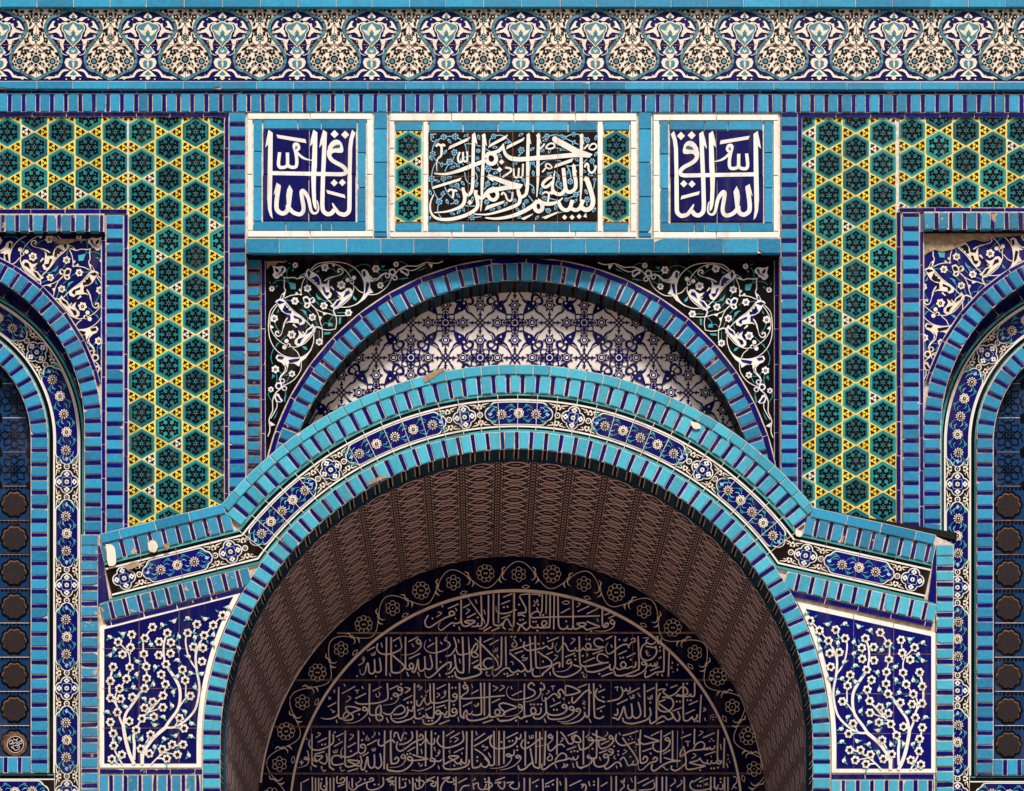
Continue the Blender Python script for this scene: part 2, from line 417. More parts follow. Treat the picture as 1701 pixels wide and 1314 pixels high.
BASMALA = '''
54 868 130 860 500 858 800 850 1000 828 1090 780 1140 735 1130 700 1075 688 1015
P 840 140 888 98 910 180 930 298 885 262
54e 1040 130 1030 500 1012 900 1002 1200 985 1410
P 1000 150 1050 110 1070 190 1090 330 1045 270
P 470 325 815 170 780 235 440 390
P 1130 300 1440 130 1410 200 1110 360
P 1425 320 1690 195 1720 180 1690 240 1405 385
66s 215 780 400 792 620 737 820 662 1000 592 1060 555
66 1085 540 1105 600 1180 622 1238 570 1232 495 1172 448 1105 462 1080 530
58e 1180 445 1290 402 1350 330 1362 285
74s 1362 290 1368 380 1405 470 1485 528 1600 546 1750 540 1900 527
74 1880 528 2200 505 2500 478 2700 470
P 2180 180 2220 160 2270 190 2600 370 2845 460 2795 520 2600 505 2500 430 2200 265 2172 220
54 1778 130 1768 500 1766 900 1752 1070 1725 1140 1650 1178 1618 1130 1605 1045
P 1745 145 1790 100 1805 180 1826 298 1785 262
54e 1948 130 1938 600 1935 900 1918 1175
P 1905 150 1958 100 1972 190 2000 290 1960 262
54e 2665 130 2655 600 2655 1000 2640 1250
P 2625 150 2672 112 2690 190 2706 304 2665 262
28 1970 375 2030 315 2042 285;28 2060 355 2130 372 2200 350 2210 300 2160 280 2105 305 2072 345
28 2700 375 2760 315 2772 290;28 2780 365 2850 387 2908 350 2900 302 2850 287 2800 325 2785 360
40e 240 335 270 300 312 312 335 345 328 480 272 540 254 620 258 745;34 330 335 360 300 392 330
32 640 425 607 520 622 588 668 590 692 540 690 425;32 690 540 718 582 757 570 766 480 755 415
P 190 1000 670 850 640 905 175 1045
36 440 1085 480 1050 522 1062 532 1100 518 1195;36 522 1090 560 1060 590 1085
60s 205 1130 152 1260 150 1400 205 1495 310 1542 500 1540 700 1490 870 1405 935 1320 925 1200 900 1120 910 1060
58e 705 1090 722 1200 690 1300 600 1360 420 1415 215 1432
50 930 1160 1000 1195 1060 1150 1100 1085
P 1080 830 1130 795 1170 810 1500 920 1690 965 1650 1030 1400 975 1200 890 1200 920 1140 890
72 1640 1002 1450 1012 1280 1042 1160 1052 1095 1100 1050 1165
58 1100 1130 1140 1200 1210 1220 1260 1170 1258 1100 1210 1066 1140 1085
D 46 1333 590 1297 718 805 1265
34 1390 682 1478 700 1490 740 1430 790 1345 845
30 1530 695 1540 820 1578 850 1610 820 1620 690;30 1610 820 1650 845 1680 820 1686 700 1690 620
32 1330 1140 1358 1100 1400 1140 1420 1200 1470 1240 1508 1195 1515 1090
P 1080 1320 1390 1230 1360 1280 1050 1400
58e 1615 1090 1640 1200 1612 1285 1510 1340 1300 1412 1080 1463 868 1455
66s 1060 1517 1250 1532 1500 1490 1700 1410 1850 1318 1930 1235
68 1880 1280 1890 1370 1945 1412 2005 1375 2000 1285 1930 1235
62e 1930 1222 2040 1280 2160 1285 2275 1250 2350 1185
62 2275 1250 2325 1350 2395 1392 2465 1360 2510 1222
62 2470 1345 2550 1390 2630 1360 2690 1220
76 2640 1330 2725 1385 2815 1355 2852 1260 2830 1120 2745 870
P 2690 890 2725 828 2780 850 2836 992 2795 960
P 1650 1530 1860 1445 1830 1480 1710 1555
P 2000 1510 2280 1410 2250 1450 2060 1540
D 42 2380 1510 2505 1510 2622 1497
P 2690 1500 2735 1435 2750 1520
60 2532 640 2545 800 2565 900 2560 1020 2500 1080 2440 1088 2400 1040 2378 880 2358 690
P 2500 660 2530 615 2560 690 2592 765 2550 740
60e 2385 1050 2330 1120 2250 1122 2190 1070 2180 1000 2200 850 2218 735
50 2170 825 2060 900 2015 968 2050 1010 2120 980 2180 920
P 2230 630 2530 525 2500 590 2200 695
26 2060 672 2080 622 2130 632 2168 680 2120 702 2070 672;26 2068 690 2008 762
34 2712 680 2742 620 2772 640 2782 730 2830 770 2880 730 2906 650
32 2010 1120 2058 1092 2100 1102 2120 1140 2100 1255;32 2120 1130 2150 1092 2178 1130
'''
BAS_FLOWERS = [370,175,45,565,170,50,190,455,45,550,430,48,470,590,52,170,875,52,365,865,42,590,980,40,295,1250,50,580,1255,38,1110,700,52,930,530,30,945,405,32,1200,165,40,1660,395,50,1100,955,40,1085,1255,38,845,1515,42,1290,1345,28,2085,165,42,2370,185,34,2530,130,35,2755,225,42,2015,400,28,1850,605,32,2840,575,40,1695,890,28,2475,915,45,2570,1130,42,2410,1215,32,2755,1215,45,2115,790,28,2880,885,28,1745,1245,34,2110,1400,40,1550,1230,30,260,240,28,1620,1500,30,2330,160,26,1190,1010,20,2270,820,22]
BAS_VINES = '''
15 250 130 190 130 155 190 190 250 260 240 320 195 370 175 460 165 565 170 650 220 720 290 750 400
15 260 240 205 310 180 400 190 455 220 540 290 600 350 630 440 620 470 590 530 540 550 430
15 240 600 200 680 175 780 170 875 180 1000 230 1130 295 1250 270 1350 280 1440 330 1520
15 365 865 380 960 420 1080 500 1180 580 1255 480 1290
15 480 600 430 660 390 750;15 530 600 600 640 630 680;15 700 640 650 540 830 490
15 720 760 740 880 800 950 880 930 930 860 900 760;15 295 1250 350 1160 400 1110
15 740 290 830 290 980 330;15 1060 370 1150 420;15 1110 700 1210 715 1300 715;15 1250 580 1280 660
15 1110 740 1120 800 1100 955 1040 1050;15 1310 740 1310 850 1300 990;15 1200 165 1280 145 1360 160 1440 220 1500 280;15 1200 165 1140 220 1130 290
15 1660 440 1610 500;15 1530 680 1540 600 1660 590 1700 560;15 1600 840 1695 890 1730 1000
15 845 1515 1000 1500;15 700 1310 800 1325 900 1320;15 590 1000 650 1060
15 2085 165 2000 190;15 2130 155 2250 140 2370 185 2450 150 2530 130 2640 140 2755 225
15 2370 185 2500 250 2610 300;15 2015 400 1960 410;15 2200 350 2300 370 2440 410
15 1850 605 1900 680;15 1960 650 2080 570 2215 555 2320 580;15 2380 630 2460 660 2640 640
15 2420 660 2470 760 2490 880;15 2115 790 2180 760;15 2240 760 2290 850 2260 900 2240 980 2330 1040
15 1800 740 1810 600;15 1790 950 1860 1000 1870 1080;15 1960 1100 2060 1170 2200 1215 2290 1230
15 2410 1215 2500 1170 2570 1130 2640 1060;15 2755 1215 2750 1320;15 2880 885 2870 1000 2830 1070;15 2840 575 2880 680 2890 800
15 2690 610 2760 530;15 2110 1400 2060 1370;15 2200 1440 2300 1430 2480 1405;15 1780 1150 1860 1250;15 1745 1245 1680 1290
'''
BAS_LEAVES = [180,160,2.2,465,245,2.2,740,155,.4,955,180,1.9,1220,350,.1,395,430,1,160,530,2.1,340,640,1.4,610,640,.9,520,680,.4,790,610,2.6,945,710,2.2,460,850,.2,265,905,2.8,690,945,2.2,500,985,2.7,150,1100,2,350,1110,.9,430,1250,2,610,1150,2.3,850,1210,1.6,920,970,1.3,1230,775,.4,1220,955,.2,1310,490,2.2,1650,140,.6,1420,270,.1,1550,620,.2,1580,910,0,1450,1070,2.4,2050,235,.3,1840,380,.7,2130,410,1.2,2530,270,1.1,2340,380,.6,2580,550,2.3,2900,190,1.3,2900,460,1,2440,760,1.1,2280,890,1.5,2320,970,1.8,1860,780,1.7,1860,1080,1.9,1990,1060,1.4,2040,1200,2.5,2400,1130,.6,2560,1240,.9,2740,1090,2,2870,1390,1,2230,1350,1.4,1920,1520,.9,1600,1380,2.3,620,1420,.9,700,1380,2,520,1450,2.8,130,1530,.9,1180,1380,.3,1400,1290,.9,2700,740,2.6,2810,800,2.8,1700,1330,1.4]

# Koranic lines in the lunette: (origin x, origin y, pen strokes); scale 7.253 per unit, pen 16 unless given
LUN = [
(695, 970, '''
17 120 375 80 450 95 510 140 520 220 470 320 410 400 380 432 368 425 338 395 330 372 350 385 390
O 12 170 415 290 270 430 500 715 405 1030 280 1075 275 1100 548 1130 548
11 235 340 275 345 270 365 215 400
17s 265 460 240 520 270 558 330 520 400 470 440 475 480 470 512 430 515 190
15l 355 298 485 240;13l 445 290 465 325;12 440 405 455 425;13l 488 515 500 560;15l 540 287 620 242;15l 585 408 690 355
18 515 400 520 470 540 503 580 510 640 480 680 455 660 440 580 445 560 460 620 478
16 640 512 700 508 722 470
11 580 305 620 315 570 365
16t 600 170 640 230 740 370 790 440 800 490;17 755 140 760 300 765 470 745 508 700 505
18e 845 135 842 430 820 500 770 538 725 540
11l 685 185 705 235;11l 790 310 805 365
18 905 120 905 450 930 495 980 500 1015 470
17 1050 545 1018 515 1030 460 1070 420 1100 470 1122 505 1150 475 1155 110
16l 970 118 965 470;17s 935 270 942 325 990 355 1080 350 1150 320 1185 310
14l 1020 160 1130 117;14l 1000 242 1105 200;14l 1000 415 1110 375;15l 785 568 880 515;15l 880 568 980 525
'''),
(860, 970, '''
17 20 150 60 220 95 290 95 340 50 347 0 355
O 12 15 250 28 435 62 430 200 258 245 250 272 375 307 375 188 455 220 455 237 562 585 450 885 570
16 0 382 40 370 90 392;16 105 460 60 485 20 492 -10 470
17 0 570 40 500 72 530 100 552 140 525 145 480 140 110
13l 25 133 135 117;13 160 125 270 125 250 152
10 200 195 205 225 225 225 235 185 245 222
16 295 125 290 320 265 348 240 320 232 285;16 245 325 185 350 155 385 180 408 240 405;16l 230 405 400 398 600 395 800 390 990 384
15l 345 125 340 360;18 390 135 385 490 355 520 300 528 250 522 238 485
16 290 520 340 490 345 455 310 445 288 480 312 515;16 238 520 190 528 150 505
16l 440 135 434 550;18 485 150 490 450 502 520 540 545 585 532 602 500;17 590 532 640 545 665 495 665 190
10 530 230 560 210 600 205 620 225 590 245 550 240
14l 520 352 630 292;14l 720 332 865 265;14l 830 362 970 295;10 720 230 755 240 710 280
17 665 500 690 545 760 520 820 490 800 470 720 475 735 495 800 525 830 552 880 540 990 515;18 830 450 900 480 990 512
11l 955 415 972 455
18 1020 310 1020 480 1045 522 1088 500 1085 472 1055 480 1045 512
16e 1160 450 1130 430 1115 462 1150 485 1170 455 1150 520 1080 560 1000 570 925 565
14l 1045 375 1130 340;14l 1090 415 1180 375
'''),
(580, 1048, '''
14l 215 242 310 192;11 165 310 185 330 170 350 153 332;11 184 330 170 380 112 415
10 265 270 275 295 290 290 297 260;10 290 290 310 285 315 250
17s 130 460 135 510 165 530 195 490 205 430 225 385 235 440 242 500 280 515 308 480 305 340;17 308 485 350 500 382 475 380 420 365 325
D 12 95 545 322 550 563 180;O 12 1100 375
17 345 150 333 215 370 265 440 283 520 270 610 230 630 185 612 90
12l 385 140 400 200;19l 450 75 445 540;19 505 75 508 450 530 500 600 502 655 460 660 420 600 360 520 292
14l 525 125 610 75;14l 715 130 830 72;14l 720 335 855 272;14l 945 195 1025 147
17 680 70 680 420 702 462 750 455 775 420 750 390 725 420 742 458
16e 862 130 832 100 810 128 840 160 865 140 860 195 790 260 700 287 620 287
11l 755 155 780 195;17 775 440 760 490 790 490 815 420 830 340 838 440 855 482 892 475 915 430 910 305;17 915 442 950 465 990 450 1000 400 975 285
13l 485 510 500 550;13l 695 495 715 550;13l 825 495 850 550;13l 1085 515 1095 555
20s 912 490 920 545 965 562 1040 510 1110 440 1180 392 1225 380 1220 445
18l 1050 75 1055 470;17s 925 110 905 190 940 245 1020 265 1110 245 1190 205 1215 160 1172 120 1150 110 1170 70
12l 965 100 980 125;12l 1100 130 1120 165
'''),
(740, 1048, '''
17 0 305 60 290 110 230 130 180 100 75;16 130 220 150 275 200 287 300 265 370 235 388 180 370 150 330 210 310 260 330 310 375 315 390 290 350 258 312 262
20 205 70 218 460 190 502 150 480 125 420 110 285;18 0 520 60 500 120 430;13 0 390 60 375 70 410 40 470
17t 275 70 290 300 285 515;O 12 45 555 85 548 710 520 745 515 868 520 795 72 838 72 1120 155 1180 150 1175 370
12l 150 100 165 145;12l 165 335 180 390;13l 620 285 638 330;12l 900 95 912 130;13l 950 510 965 545
20 115 490 130 550 200 577 300 560 400 530 432 490 390 450 342 440 400 412 432 380
18 420 70 425 420 448 460 500 460 560 440 580 425;17 562 342 510 330 465 360 460 410 498 452
19t 350 85 430 160 540 270 620 360 635 430;18 675 70 672 380 650 440 590 475
14l 460 135 565 87;14l 530 170 640 107;14l 315 395 395 352
9 570 230 585 255 600 240 605 210;9 600 240 620 245 625 200;16l 725 70 730 425
9 480 500 505 495 490 520 510 545 535 530
17s 570 450 560 510 600 545 660 490 720 450 760 450 790 490 830 500 882 470;14l 735 550 830 520
10 785 375 810 375 815 410;18 770 265 850 330 920 390 962 450;16l 770 240 900 200 1060 150;14l 835 275 935 240
11 950 290 920 315 960 330 990 325 960 355 925 350;17 870 470 910 492 950 470 962 440;18 960 450 985 490 1020 480 1032 420 1015 70
13 820 95 850 140 860 170 830 195 800 178 820 140
17 955 130 940 190 990 235 1080 225 1160 208;18 1080 60 1090 400 1112 445 1165 445
17 1110 250 1165 285;16 1060 450 1045 510 1080 550 1150 540
'''),
(900, 1048, '''
18 0 290 60 320 115 370 110 412 60 430 0 445;18 0 525 80 460 160 397 215 385 208 440;17 0 545 20 515
11 150 290 190 305 140 360;14l 55 285 135 252;12l 95 495 105 540
17 0 215 60 185 90 215 125 200 132 140;O 12 20 150 70 85 400 300 405 345 495 300 535 100 575 100 935 105 693 518 945 325 980 322 1073 345
14l 70 130 205 77;17l 255 65 250 440;16s 185 140 160 200 190 255 230 210 270 150 300 190 330 238 390 235 410 200
11 360 90 400 105 345 160;18 450 70 455 250 460 380 490 422 560 425 680 400 805 378;16 800 320 750 285 690 280 665 330 690 370 760 388
16e 355 350 322 350 300 385 335 395 357 370 355 420 300 470 230 490 165 490;14l 280 315 400 267
18 380 410 430 425 472 442 450 480 380 525 280 555 180 540 140 490 140 440
12l 540 265 555 305;14l 610 280 740 232;14l 500 380 640 322;14l 770 105 850 62;12l 830 165 850 200
16 410 240 470 235 500 200;16 500 215 540 235 580 215 590 175 560 150 530 180 545 210 600 225 680 220 752 190;17 745 120 690 90 640 105 632 150 670 190 750 192
17s 800 140 770 200 790 270 840 265 900 215 970 170 1030 165 1050 208;15 1050 180 1080 140 1120 130 1122 100 1100 88 1075 110
9 985 100 995 125 1010 90;9 1002 120 1020 115 1030 80
18l 885 60 885 420;17 885 410 862 465 822 460 820 400;18 872 480 890 530 960 540 1060 510 1150 470 1172 420 1160 65
19 520 440 545 485 620 495 720 470 812 430;15l 720 550 855 500;10 475 500 500 500 485 518;10 512 520 500 548 530 560 545 530
16 890 440 930 465 980 450 1015 410 985 372 950 400 970 440 1030 450 1080 430 1110 440 1130 420 1130 370
14l 920 285 1025 237;14l 1020 320 1130 267
'''),
(960, 1048, '''
17t 780 85 850 85 820 120 850 150 890 160 930 140 965 90 940 60;17 840 140 780 180 755 260 770 330 830 357 900 330 945 270 940 210 880 195 820 185
10 840 235 815 245 830 265 850 260 828 280 850 300 872 290;O 12 940 190 988 195 988 240 960 525;15 965 60 962 150 1000 130 1002 90
16 825 390 790 370 768 395 800 410 825 388 820 450 770 500 680 540 580 545;14 830 410 860 420 880 395 890 425 920 418 925 385 935 425 955 410 955 370
9 970 320 985 335 995 310 1010 325;17 1035 175 1035 460 1010 490 940 500 870 540 820 560 805 530 822 480;14l 870 480 985 432
12l 1010 515 1020 550;17l 1100 235 1090 550;9 1130 370 1145 385 1130 395;9 1180 345 1195 335 1182 325;9 1195 400 1210 405 1198 420;9 1135 430 1120 445 1140 455;9 1190 455 1205 470 1190 480;9 1140 490 1155 500
'''),
(515, 1126, '''
14l 215 350 315 297;14l 385 190 545 102;14l 545 250 675 187;14l 755 160 860 107;14l 960 140 1060 92
13l 410 75 425 105;13l 625 100 640 135;13l 315 505 328 545;13l 710 475 725 530;14l 920 480 945 540
17s 130 480 180 495 260 490 320 460 345 430;18 345 110 345 440 370 490 420 487
10 250 380 275 400 300 405 270 420;10 220 230 250 260;10 250 228 222 262;10 305 145 285 160 300 180;11 455 220 490 245 430 297
10 540 150 565 150 570 190;10 568 152 592 145;16 420 487 470 440 455 412 420 420 400 460 402 488;17 405 510 470 510 515 490 510 450 470 420 440 390 435 350 520 350 610 380
17 610 380 540 405 490 430;O 12 590 440 980 250 1097 75 1180 297 1220 295
17e 685 370 650 350 635 385 670 395 692 370 690 430 620 500 530 540 430 545;18 718 70 715 400 738 445 790 450 850 430 857 380 845 330 800 372 795 420 800 490 832 515 870 500 870 460 820 442
17 540 290 600 315 720 312 820 300 900 275 938 235 930 65;16e 1055 195 1020 185 1005 212 1045 225 1060 200 1060 260 1000 312 880 330;15 1105 122 1070 110 1060 138 1090 155 1112 125 1105 190 1050 218
9 795 190 800 225 822 230 840 210 840 180 820 172;11 1160 120 1210 135 1145 185
17 880 420 930 440 980 430 1030 370 1090 332 1130 350 1142 400 1090 435 1000 442;14l 1125 270 1175 240
18 975 450 985 500 1040 535 1120 525 1160 510;17e 1170 345 1180 410 1150 462 1080 490 1005 490
'''),
(675, 1126, '''
17 -20 515 60 490 100 450;19 98 65 100 440 130 490 180 485 218 450;15 0 440 30 390 70 400 82 340;14l -20 260 70 212
O 12 15 300 60 293 185 225 235 215 160 430 470 360 572 325 552 120 592 120 707 60 270 520 310 515
11 160 80 130 105 190 115 150 147;11 -20 115 40 130 -10 175;16 130 270 125 320 160 335 200 270 220 240 230 300 260 322 300 280
17 285 70 290 270 320 300 400 300 500 270;9 225 150 235 175 250 170 262 145;18 330 65 332 440 300 482 260 470 238 430;16 215 460 250 482 290 480
14l 130 395 210 362;14l 225 395 305 352;14l 365 135 475 82;14l 360 360 465 327;14l 680 345 790 292;14l 780 195 865 147;14l 1030 300 1130 252;15l 395 560 520 510;15l 920 545 1045 505
11 455 160 477 158 465 190 450 172;11 475 175 460 220 415 250;11 370 185 402 200 365 237
18 200 500 215 550 290 560 370 520 412 460 410 410 380 390 355 420 385 440 415 420 440 430 470 447 492 400
18 515 65 515 430 490 470 450 470;17 515 430 540 460 590 450 612 410 590 372 560 375 550 405 580 420 610 400
16 530 270 560 285 602 260 610 210 585 190 560 210 580 235 610 220;19 640 60 650 420 668 470 700 490;16 700 490 690 440 720 390 740 430 770 440 800 400
16 742 110 715 85 685 100 705 135 740 110 735 170 690 200 660 240 700 252 800 245;16l 790 246 950 235 1185 213
12l 785 75 800 120;12l 85 515 100 550;12l 620 470 635 530;10 820 320 830 345 850 340 855 310;10 850 340 868 330 870 300
18 895 60 905 400 880 440 840 450 790 440;19 720 440 740 500 800 515 900 500 980 470 1002 430;19 1003 60 1005 430 1032 470 1090 460
16l 940 60 940 455;11 1040 90 1075 110 1100 120 1050 157;11 1140 90 1182 110 1120 157
16 1090 460 1130 420 1110 382 1075 390 1070 430 1130 460 1190 440;17 1200 420 1140 370 1120 320 1180 300;17 1095 485 1130 520 1180 520
'''),
(835, 1126, '''
17 0 300 80 320 165 355 100 380 30 410 0 450;17e 235 335 200 320 188 350 230 358 240 335 225 400 150 450 20 470;18 -20 515 80 510 180 465 200 480 230 490 262 460
17 262 70 262 440 290 460 340 450 400 410 380 362 345 370 345 420 390 440 450 430 462 380 455 357
17s 75 100 45 160 70 230 150 265 250 255 340 230 390 190 372 150 320 130 310 90 350 60 385 95
12l 100 105 112 140;14l 110 215 235 157;14l 570 350 700 292;14l 905 120 1015 77;14l 1130 380 1233 337;14l 1150 175 1233 137
17e 490 70 505 120 480 145 450 130 460 180 420 240 330 280 235 295
O 12 465 65 340 320 378 320 425 320 465 320 618 385 655 385 290 525 160 515 800 300 1185 400 738 252
19 515 235 525 400 500 450 450 490 390 490 368 460;18 525 400 560 440 640 450 720 430 770 390 770 342 740 320 715 345 750 365 772 350
18s 490 190 470 240 490 280 540 250 600 200 640 195 680 242 690 200 670 180 680 150 710 140 735 180 760 210
18 760 212 860 195 940 165;18 940 165 860 120 780 95 755 112 755 210;10 540 150 565 165 525 197;10 580 108 600 98 630 100;10 603 105 605 150
12l 605 245 625 285;13l 500 490 520 540;13l 1040 490 1065 540;12l 1170 80 1185 120
18 840 230 835 280 860 300 920 240 990 170 1040 150 1065 190;18 1040 70 1040 430 1010 470 990 430
17 540 450 560 490 640 500 750 480 840 430 857 370 830 345 800 370 838 390 855 375;17s 660 520 760 530 870 480 930 420 932 380 900 370 880 395 912 405;17s 700 545 800 550 920 520 985 460 985 410
10 970 275 992 290 960 310 1000 317;10 985 345 980 365 998 372;18 1097 65 1105 430 1132 482 1180 487 1220 460;17 1140 130 1115 200 1150 260 1233 292;9 1195 220 1210 240 1225 225
'''),
(1020, 1126, '''
17 -80 285 0 270 60 250 100 200 100 140 80 110;15 100 150 130 160 145 130 160 160 190 150 195 110;10 10 120 35 110 40 160;10 35 112 55 108
15l 160 195 310 122;15l 35 320 165 257;15l 390 165 490 117;14l 680 120 765 87;14l 900 325 1010 277;14l 860 435 975 382;14l 705 400 815 357
14l 285 180 315 230;11l 630 70 642 95;12l 1090 480 1105 520;17 0 440 30 450 45 420 40 370
18 -20 480 25 490 50 502 90 430 120 345 138 430 162 482 202 480 220 440 210 310;18 220 450 260 487 310 460 320 400 290 290
11 190 220 205 250 220 240 225 205;11 220 240 240 240 240 200;11 405 230 420 260 435 250 440 215;11 436 250 455 250 460 205
19l 365 70 372 475;O 12 437 298 755 285 795 285 885 270 925 270 880 70 970 522 1003 520 773 415;18 430 360 442 440 400 500 300 537 200 552 120 530 105 480
18l 513 65 510 500;16 530 155 570 135 620 140 590 165 620 200 660 220 700 210 750 180 800 120 840 110 880 140 882 190 820 215 760 200;15 740 215 850 225 900 220 932 190
18 970 50 970 200 940 225 905 200;18 560 180 530 250 525 340 560 395 640 407 700 360 715 300 690 250 630 235 580 235
15 540 290 620 262;18 540 310 620 370 700 430 730 490 770 522 792 480 780 430;18 690 430 710 470 690 490 640 500 600 462 550 480 490 530 440 548 430 495
15l 510 555 605 520;18 835 60 835 460 858 515 900 510 940 470 950 500 990 490 1005 440;17l 1050 205 1030 540
10 1100 360 1080 370 1110 385 1070 405;9 1160 470 1175 450;9 1185 440 1205 445;9 1222 460 1225 480;9 1205 500 1185 508;9 1165 495 1160 485;O 9 1190 475
'''),
(485, 1204, '''
17 215 180 205 240 240 290 310 305 400 280 470 240 500 200 495 110;O 12 362 240 402 235 515 90 710 318 845 185 895 560 877 660 995 720 1045 720 358 655 388 740
D 12 175 170;18 240 110 240 430 262 490 300 502;11 305 95 345 110 285 157;14l 310 210 420 157;14l 270 357 395 322;14l 530 147 620 102;15l 505 262 610 202;15l 670 272 770 217;15l 905 247 1025 182;14l 850 377 925 332
15e 190 415 165 390 148 412 190 420 205 400 190 470 140 502 65 520;13 185 310 200 360 195 400;12 115 425 115 485;12 88 452 142 452
16 230 400 290 442 330 420 370 380 320 375 270 385 300 440;16 330 440 390 472 422 430 415 345;10 345 510 367 505 355 525 372 545 387 560 412 545;10 570 520 592 510 585 530 602 555 637 545
20 455 70 450 460 472 520 510 542;10 495 310 505 340 520 330 525 300;10 520 332 540 330 548 295;18 602 402 560 370 500 380 475 430 500 480 560 482 622 465
18s 615 270 590 320 600 372 660 390 730 370 790 330;18 800 70 800 300 790 330;17 800 330 840 347 882 310 880 250 845 235 825 262 860 282
18 643 70 640 440 662 502 720 500 790 470 812 440 760 430 680 425 690 445 760 475;11 700 115 742 130 690 187
11l 565 165 572 190;11l 855 85 870 120;12l 1045 90 1055 125;12l 225 505 235 545;17 760 490 820 495 842 440 820 370;14l 670 562 800 525
18 830 490 842 540 872 530 895 440 910 385 922 480 952 520 992 490 992 355;18 1000 502 1040 525 1078 480 1075 420 1060 345;10 960 285 975 315 985 300 990 280;10 985 312 1000 310 1008 280;9 905 130 890 180 932 180 910 150;10 990 85 1002 105 990 130 960 157
18l 1118 70 1110 535;17 1050 170 1040 230 1080 255 1140 210 1200 180 1225 195;18 1190 70 1190 430 1215 470;18 1150 470 1150 540 1200 557 1233 552
16l 245 630 247 830;15l 285 640 285 830;15l 322 640 322 830;18l 415 630 417 830;16l 460 640 462 830;17l 503 640 503 830;16 545 620 545 700 620 690 637 650 602 640 580 670;18l 660 625 662 830;16l 725 640 727 760
16 355 690 345 760 400 785 425 690;16s 690 680 690 760 740 785 782 750 770 700;16 782 750 880 700 980 670 962 640 930 660;16 905 690 905 760 950 785 1030 770 1100 720 1095 630;16 1233 680 1150 670 1200 700 1233 730
14l 1130 662 1215 627;14l 550 747 630 712;14l 130 692 205 652;15l 110 690 110 830;10 810 640 835 655 790 700
'''),
(645, 1204, '''
18 28 70 35 430 58 465 100 460 127 420 100 390 75 422;16 -20 205 40 185 80 218;16 70 150 78 100 110 100 130 160 155 200
17 280 80 292 150 250 200 190 230 130 235;14 225 110 190 95 170 140 160 190;17 110 200 100 280 140 317 200 290 280 230 350 190 410 170 422 140 390 115 375 148
D 11 207 165;16e 205 375 175 360 155 392 190 405 207 375 200 440 130 502 10 515;18 285 395 245 385 235 418 280 430 290 400 280 470 200 540 100 562 -10 540
17 280 430 380 425 480 410;17 290 360 390 390 480 410;O 12 228 355 265 348 795 490 875 478 972 530 750 200 1072 390 1072 435 568 105 178 657 212 655 340 660 1165 655 795 715
18l 345 70 350 360;18l 450 75 450 500;18l 520 70 520 390;15 370 230 390 245 430 200 455 165 480 210 510 235;15 525 235 555 222 555 160
14l 230 322 325 267;14l 695 137 795 72;14l 740 167 860 97;14l 790 337 910 277;15l 1040 187 1165 102;11 800 155 842 170 795 212
12l 395 290 408 350;12l 555 265 565 315;13l 600 490 615 535;12l 1055 80 1070 125;11l 730 310 745 345;11l 885 330 890 360
11 605 305 622 320 605 345 593 327;11 620 330 605 360 570 385;17e 558 415 520 400 505 430 545 440 562 412 550 480 470 530 380 555 275 545;16 560 432 610 440 652 415
18 665 75 668 430 690 467 740 440 830 400 842 380 760 375 730 390 790 430 830 467 870 450 882 410;17 610 130 590 200 630 255 700 277 800 255 880 215 907 170 895 75
18 945 80 940 430 910 462 880 440;10 360 470 370 460 385 500 405 490 410 470;18 660 480 680 525 760 537 880 520 960 480 977 420
19 1010 70 1010 470 1042 517 1100 500 1122 460;17 1120 490 1170 512 1212 470 1200 420 1120 340 1040 290;16l 1030 260 1120 210 1220 147;11 1150 240 1130 265 1200 270 1150 312
14l -10 660 60 630;17l 88 625 90 830;16l 135 630 135 770;18l 295 635 297 830;16l 375 625 375 745;17l 595 625 597 830;18l 815 625 815 830;15 200 690 207 740 150 762;11l 250 660 262 710
15 0 690 60 680 20 730;15 320 700 340 770 400 750 432 700 400 670 340 680;15 440 700 500 670 550 690 510 720 560 742 577 680;14l 455 667 560 627;14l 840 702 950 642;15 650 650 740 630 700 670 740 692 790 680 780 640;16 690 660 640 740 630 830;16 850 830 900 745 980 730;15 1020 700 1030 780;15 1030 720 1080 700 1090 760 1150 782 1182 710;16l 1215 640 1215 780;11 1035 640 1050 655 1010 675
'''),
